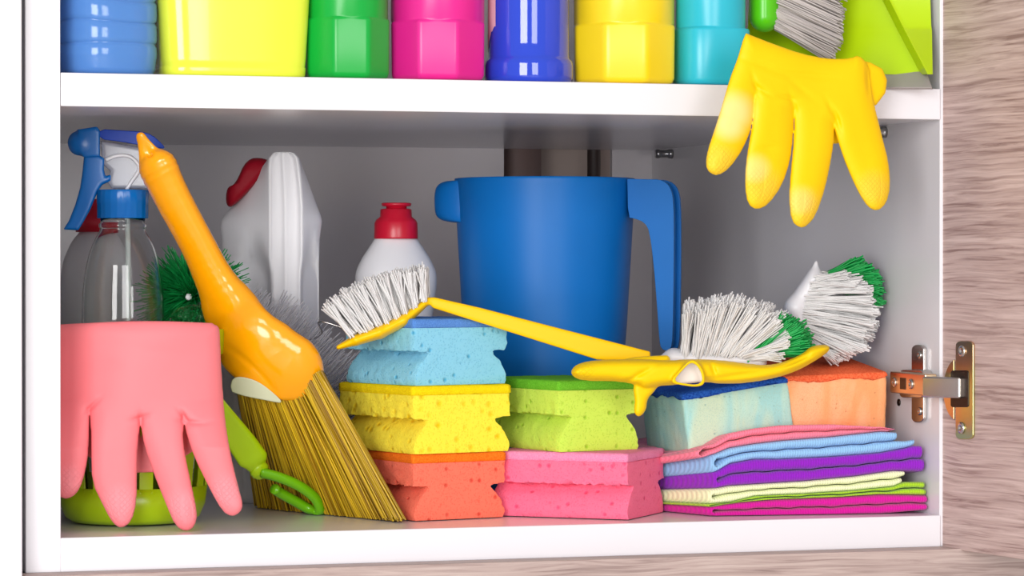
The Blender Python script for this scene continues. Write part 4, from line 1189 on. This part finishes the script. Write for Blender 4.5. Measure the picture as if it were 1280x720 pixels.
mesh('housing_rib', *tube(curve_pts([(132, 200, -9), (145, 195, -9), (160, 195, -9), (170, 202, -9), (174, 212, -9), (165, 226, -9), (158, 237, -9)], 24), 2.4, 8, fr=fs), plastic('white_rib', rgb(232, 234, 238), .3), t)

# crumpled clear film tucked between the bottle and the rim
f9 = Fr(1.945)
def film(cx, cy, rx, ry, seed):
    rg = np.random.default_rng(seed); nu, nv = 40, 26
    ph = rg.random((7, 3))*6.28; fq = rg.uniform(2, 9, (7, 2))
    P = []
    for i in range(nv):
        for j in range(nu):
            u = 2*math.pi*j/nu; w_ = math.pi*(i+.5)/nv
            d = 1+sum(.07*abs(math.sin(fq[k, 0]*u+ph[k, 0]+2*math.sin(fq[k, 1]*w_+ph[k, 1]))) for k in range(7))-.22
            P.append((cx+rx*d*math.sin(w_)*math.cos(u), cy+ry*d*math.cos(w_), 14*d*math.sin(w_)*math.sin(u)))
    P = np.array(P)
    V_, F_ = loft(P.reshape(nv, nu, 3), True, True)
    return f9.w(V_), F_
tag(mesh('plastic_film', *film(245, 400, 30, 17, 3), clear('clear_film', (.97, .98, .97, 1), .08, 1.12), smooth=False, loc=tuple(f9.w([245, 417, 0]))), 'crumpled clear plastic film between the spray bottle and the basket rim', 'plastic film')

# ================================================================== GLOVES
def dist_pts(V, pts, r):
    m = np.zeros(len(V))
    for x, y, rr in pts: m = np.maximum(m, np.clip(1.3-np.hypot(V[:, 0]-x, V[:, 1]-y)/rr, 0, 1))
    m = np.clip(m, 0, 1)
    return m*m*(3-2*m)
# pink glove draped over the basket
PK = glovemat('pink_rubber', rgb(244, 130, 136), rgb(252, 158, 166), 400)
fp = Fr(1.862)
def wrinkle(X, Y, cx, cy, ang, L, wd):
    u = (X-cx)*math.cos(ang)+(Y-cy)*math.sin(ang); v = -(X-cx)*math.sin(ang)+(Y-cy)*math.cos(ang)
    return np.exp(-(u/L)**2)*np.exp(-(v/wd)**2)
PINK = [(66, 411), (74, 407), (100, 405.5), (140, 403.5), (200, 402), (250, 404.5), (270, 406.5), (274, 412), (275, 450), (277, 480), (280, 522), (287, 567), (297, 609), (303, 630), (300, 640), (290, 645), (279, 639), (264, 613), (244, 572), (235, 545), (231.5, 530), (229, 527),
    (227.5, 547), (230, 567), (239, 609), (246, 642), (243, 657), (233, 664), (220, 657), (210, 634), (193, 592), (181.5, 558), (177, 532), (175, 527),
    (171.5, 550), (170, 588), (170, 626), (164, 651), (152, 660), (141, 653), (129, 630), (116, 603), (115, 567), (114.5, 530), (112, 512), (111, 512),
    (110, 547), (109, 572), (103, 601), (95, 617), (84, 623), (75, 621), (66, 600), (62, 560), (62, 450)]
PINK = chaikin(PINK, 1)
def pink_sdf(X, Y, Z):
    Zc = Z - .0030*(X-168)**2*np.clip((560-Y)/60, 0, 1) - 1.5*np.sin(X*.05+Y*.02)*np.clip((Y-410)/40, 0, 1)
    f = inflate(X, Y, Zc, PINK, 11, 20)
    # webs: crease lines running up from each gap
    for cx, cy, a_, L_ in ((117, 506, -.75, 12), (176, 522, -.25, 11), (176, 524, 1.5, 9), (229, 520, .9, 10), (236, 527, .1, 14), (230, 522, 1.4, 8)):
        f = f + 3.4*wrinkle(X, Y, cx, cy, a_, L_, 2.6)*(Zc < 0)
    f = f + 1.4*wrinkle(X, Y, 250, 529, -.15, 22, 3)*(Zc < 0) + 1.0*wrinkle(X, Y, 200, 440, .12, 60, 9)*(Zc < 0) + .9*wrinkle(X, Y, 130, 455, -.2, 45, 8)*(Zc < 0)
    inner = slab2d(X, Y, Zc, [(78, 412), (165, 404), (258, 408), (248, 560), (200, 590), (150, 592), (90, 560)], 3, 44, 2.5)
    brg = slab2d(X, Y, Zc, [(75, 406), (165, 402), (266, 404), (266, 408), (165, 406), (75, 410)], 24, 22, 2)
    return smin(smin(f, inner, 2), brg, 3)
V, Fq = nets(pink_sdf, (55, 395, -34), (312, 672, 92), 1.5)
V = relax(V, Fq, 2)
tips = [(86, 602, 22), (151, 632, 26), (229, 634, 24), (284, 616, 24)]
t = mesh('rubber_glove', fp.w(V), Fq, PK, loc=tuple(fp.w([170, 664, 0])), col=dist_pts(V, tips, 1)*.5)
add_attr(t, 'grip', dist_pts(V, tips, 1)); tag(t, 'pink rubber glove draped over the lime basket, fingers down', 'glove', 'rubber gloves')
# yellow glove hanging from the upper shelf
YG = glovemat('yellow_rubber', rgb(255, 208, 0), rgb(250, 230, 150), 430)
fy2 = Fr(1.905, (1000, 130), .00028, 0)
YELP = [(932, 42), (936, 44), (967, 56), (1001, 68), (1036, 75), (1064, 74), (1073, 69.5), (1085, 81), (1087, 102), (1092, 132), (1102, 172), (1110, 203), (1112, 234), (1107, 254), (1097, 263), (1086, 259), (1074, 241), (1060, 210), (1050, 182), (1044, 160), (1041, 152),
    (1042, 170), (1038.6, 196), (1031, 234), (1019, 269), (1008, 282), (1000, 284), (990, 276), (987, 248), (989.5, 213), (993, 179), (994, 152), (992.5, 138), (991.5, 138),
    (990, 172), (987, 200), (977, 231), (960, 255), (946, 261.5), (935.5, 255), (932, 234), (933, 207), (937, 179), (942.5, 151), (943.5, 120), (942.5, 118),
    (939, 158), (928, 186), (911, 210), (897, 219), (887, 215), (883, 207), (885, 189), (895.6, 158), (906, 123), (913, 99), (923, 73)]
YELP = chaikin(YELP, 1)
def yel_sdf(X, Y, Z):
    Zc = Z - 1.2*np.sin(X*.06+Y*.03)
    f = inflate(X, Y, Zc, YELP, 12, 20)
    fold = slab2d(X, Y, Zc, [(1070, 74), (1088, 78), (1103, 86), (1109, 100), (1107, 116), (1095, 132), (1082, 130), (1075, 110)], 6, 12, 5)
    th_ = chain(X, Y, Zc, [(1030, 110, 16, 18), (1036, 150, 18, 14), (1044, 170, 18, 10)], .6, 4)
    f = smin(f, smin(fold, th_, 3), 2)
    for cx, cy, a_, L_ in ((944, 105, 1.25, 14), (952, 112, .6, 14), (991, 128, 1.2, 13), (984, 122, .2, 12), (1040, 138, 1.1, 14), (1047, 150, 1.3, 14), (1085, 100, 1.5, 18)):
        f = f + 2.6*wrinkle(X, Y, cx, cy, a_, L_, 3)*(Zc < 0)
    for cx, cy, a_, L_ in ((960, 85, .35, 32), (1010, 95, .1, 35), (958, 186, -.1, 14), (1000, 110, .7, 20)):
        f = f + 1.6*wrinkle(X, Y, cx, cy, a_, L_, 4)*(Zc < 0)
    return f
V, Fq = nets(yel_sdf, (875, 35, -30), (1120, 290, 40), 1.4)
V = relax(V, Fq, 2)
tips = [(898, 200, 24), (952, 232, 26), (1003, 258, 26), (1092, 236, 24)]
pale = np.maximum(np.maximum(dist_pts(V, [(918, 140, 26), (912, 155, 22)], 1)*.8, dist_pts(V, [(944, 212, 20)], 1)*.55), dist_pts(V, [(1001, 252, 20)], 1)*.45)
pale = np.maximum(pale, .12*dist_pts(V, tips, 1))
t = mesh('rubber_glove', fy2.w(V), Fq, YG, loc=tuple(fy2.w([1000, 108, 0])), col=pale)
add_attr(t, 'grip', dist_pts(V, tips, 1)); tag(t, 'yellow rubber glove hanging over the edge of the upper shelf', 'glove', 'rubber gloves')
# yellow glove lying on the sponges
f3 = Fr(1.955, (900, 460), .0002, 0)
def lay_sdf(X, Y, Z):
    arm = chaikin([(862, 450), (900, 451), (935, 456), (962, 458), (985, 452), (1006, 442), (1013, 434), (1030, 431.5), (1038, 434.5), (1030, 443), (1000, 461), (975, 470), (940, 477), (905, 479), (880, 476), (845, 480), (825, 481), (806, 486), (798, 480), (770, 475), (730, 475), (716, 470), (715, 462), (724, 455), (745, 451), (800, 450), (835, 452)], 2)
    f = inflate(X, Y, Z/2.6-.012*(X-900)*(X > 900), arm, 10, 11)
    dr = chaikin([(796, 472), (826, 474), (818, 488), (808, 498), (807, 512), (799, 521), (793, 516), (795, 500), (792, 486)], 2)
    f = smin(f, inflate(X, Y, (Z-2)/1.5, dr, 6, 7), 3)
    f = smin(f, chain(X, Y, Z, [(765, 462, 14, 6), (790, 453, 18, 6), (832, 450, 22, 6)], 1.5, 4), 3)
    mouth = chaikin([(863, 449), (851, 461), (836, 478), (854, 482), (873, 484), (882, 479), (880, 464), (872, 452)], 2)
    f = smin(f, slab2d(X, Y, Z, mouth, 9, -32, 2), 4)
    cav = np.array([862, 469])+(np.asarray(mouth)-np.array([862, 469]))*.80
    f = smax(f, -slab2d(X, Y, Z, cav, 26, -38, 2), 1.5)
    f = f + 2.0*wrinkle(X, Y, 892, 462, 1.2, 9, 3)*(Z < 0)+1.8*wrinkle(X, Y, 800, 468, -.5, 18, 3)*(Z < 0)+1.6*wrinkle(X, Y, 930, 468, -.12, 40, 3)*(Z < 0)+1.3*wrinkle(X, Y, 1000, 450, -.4, 25, 2.5)*(Z < 0)
    return f
V, Fq = nets(lay_sdf, (708, 425, -54), (1046, 528, 48), 1.4)
V = relax(V, Fq, 2)
cm = chaikin([(863, 449), (851, 461), (836, 478), (854, 482), (873, 484), (882, 479), (880, 464), (872, 452)], 2)
inn = poly2d(V[:, 0][:, None], V[:, 1][:, None], np.array([862, 469])+(np.asarray(cm)-np.array([862, 469]))*.86)[:, 0] < 0
ins = (inn & (V[:, 2] > -39) & (V[:, 2] < -4)).astype(float)
t = mesh('rubber_glove', f3.w(V), Fq, glovemat('yellow_rubber_lined', rgb(250, 208, 0), rgb(240, 232, 222), 330), loc=tuple(f3.w([900, 475, 0])), col=np.clip(ins*2.5, 0, 1))
add_attr(t, 'grip', dist_pts(V, [(728, 464, 18)], 1)); tag(t, 'yellow rubber glove lying flat over the mint and peach sponges', 'glove', 'rubber gloves')
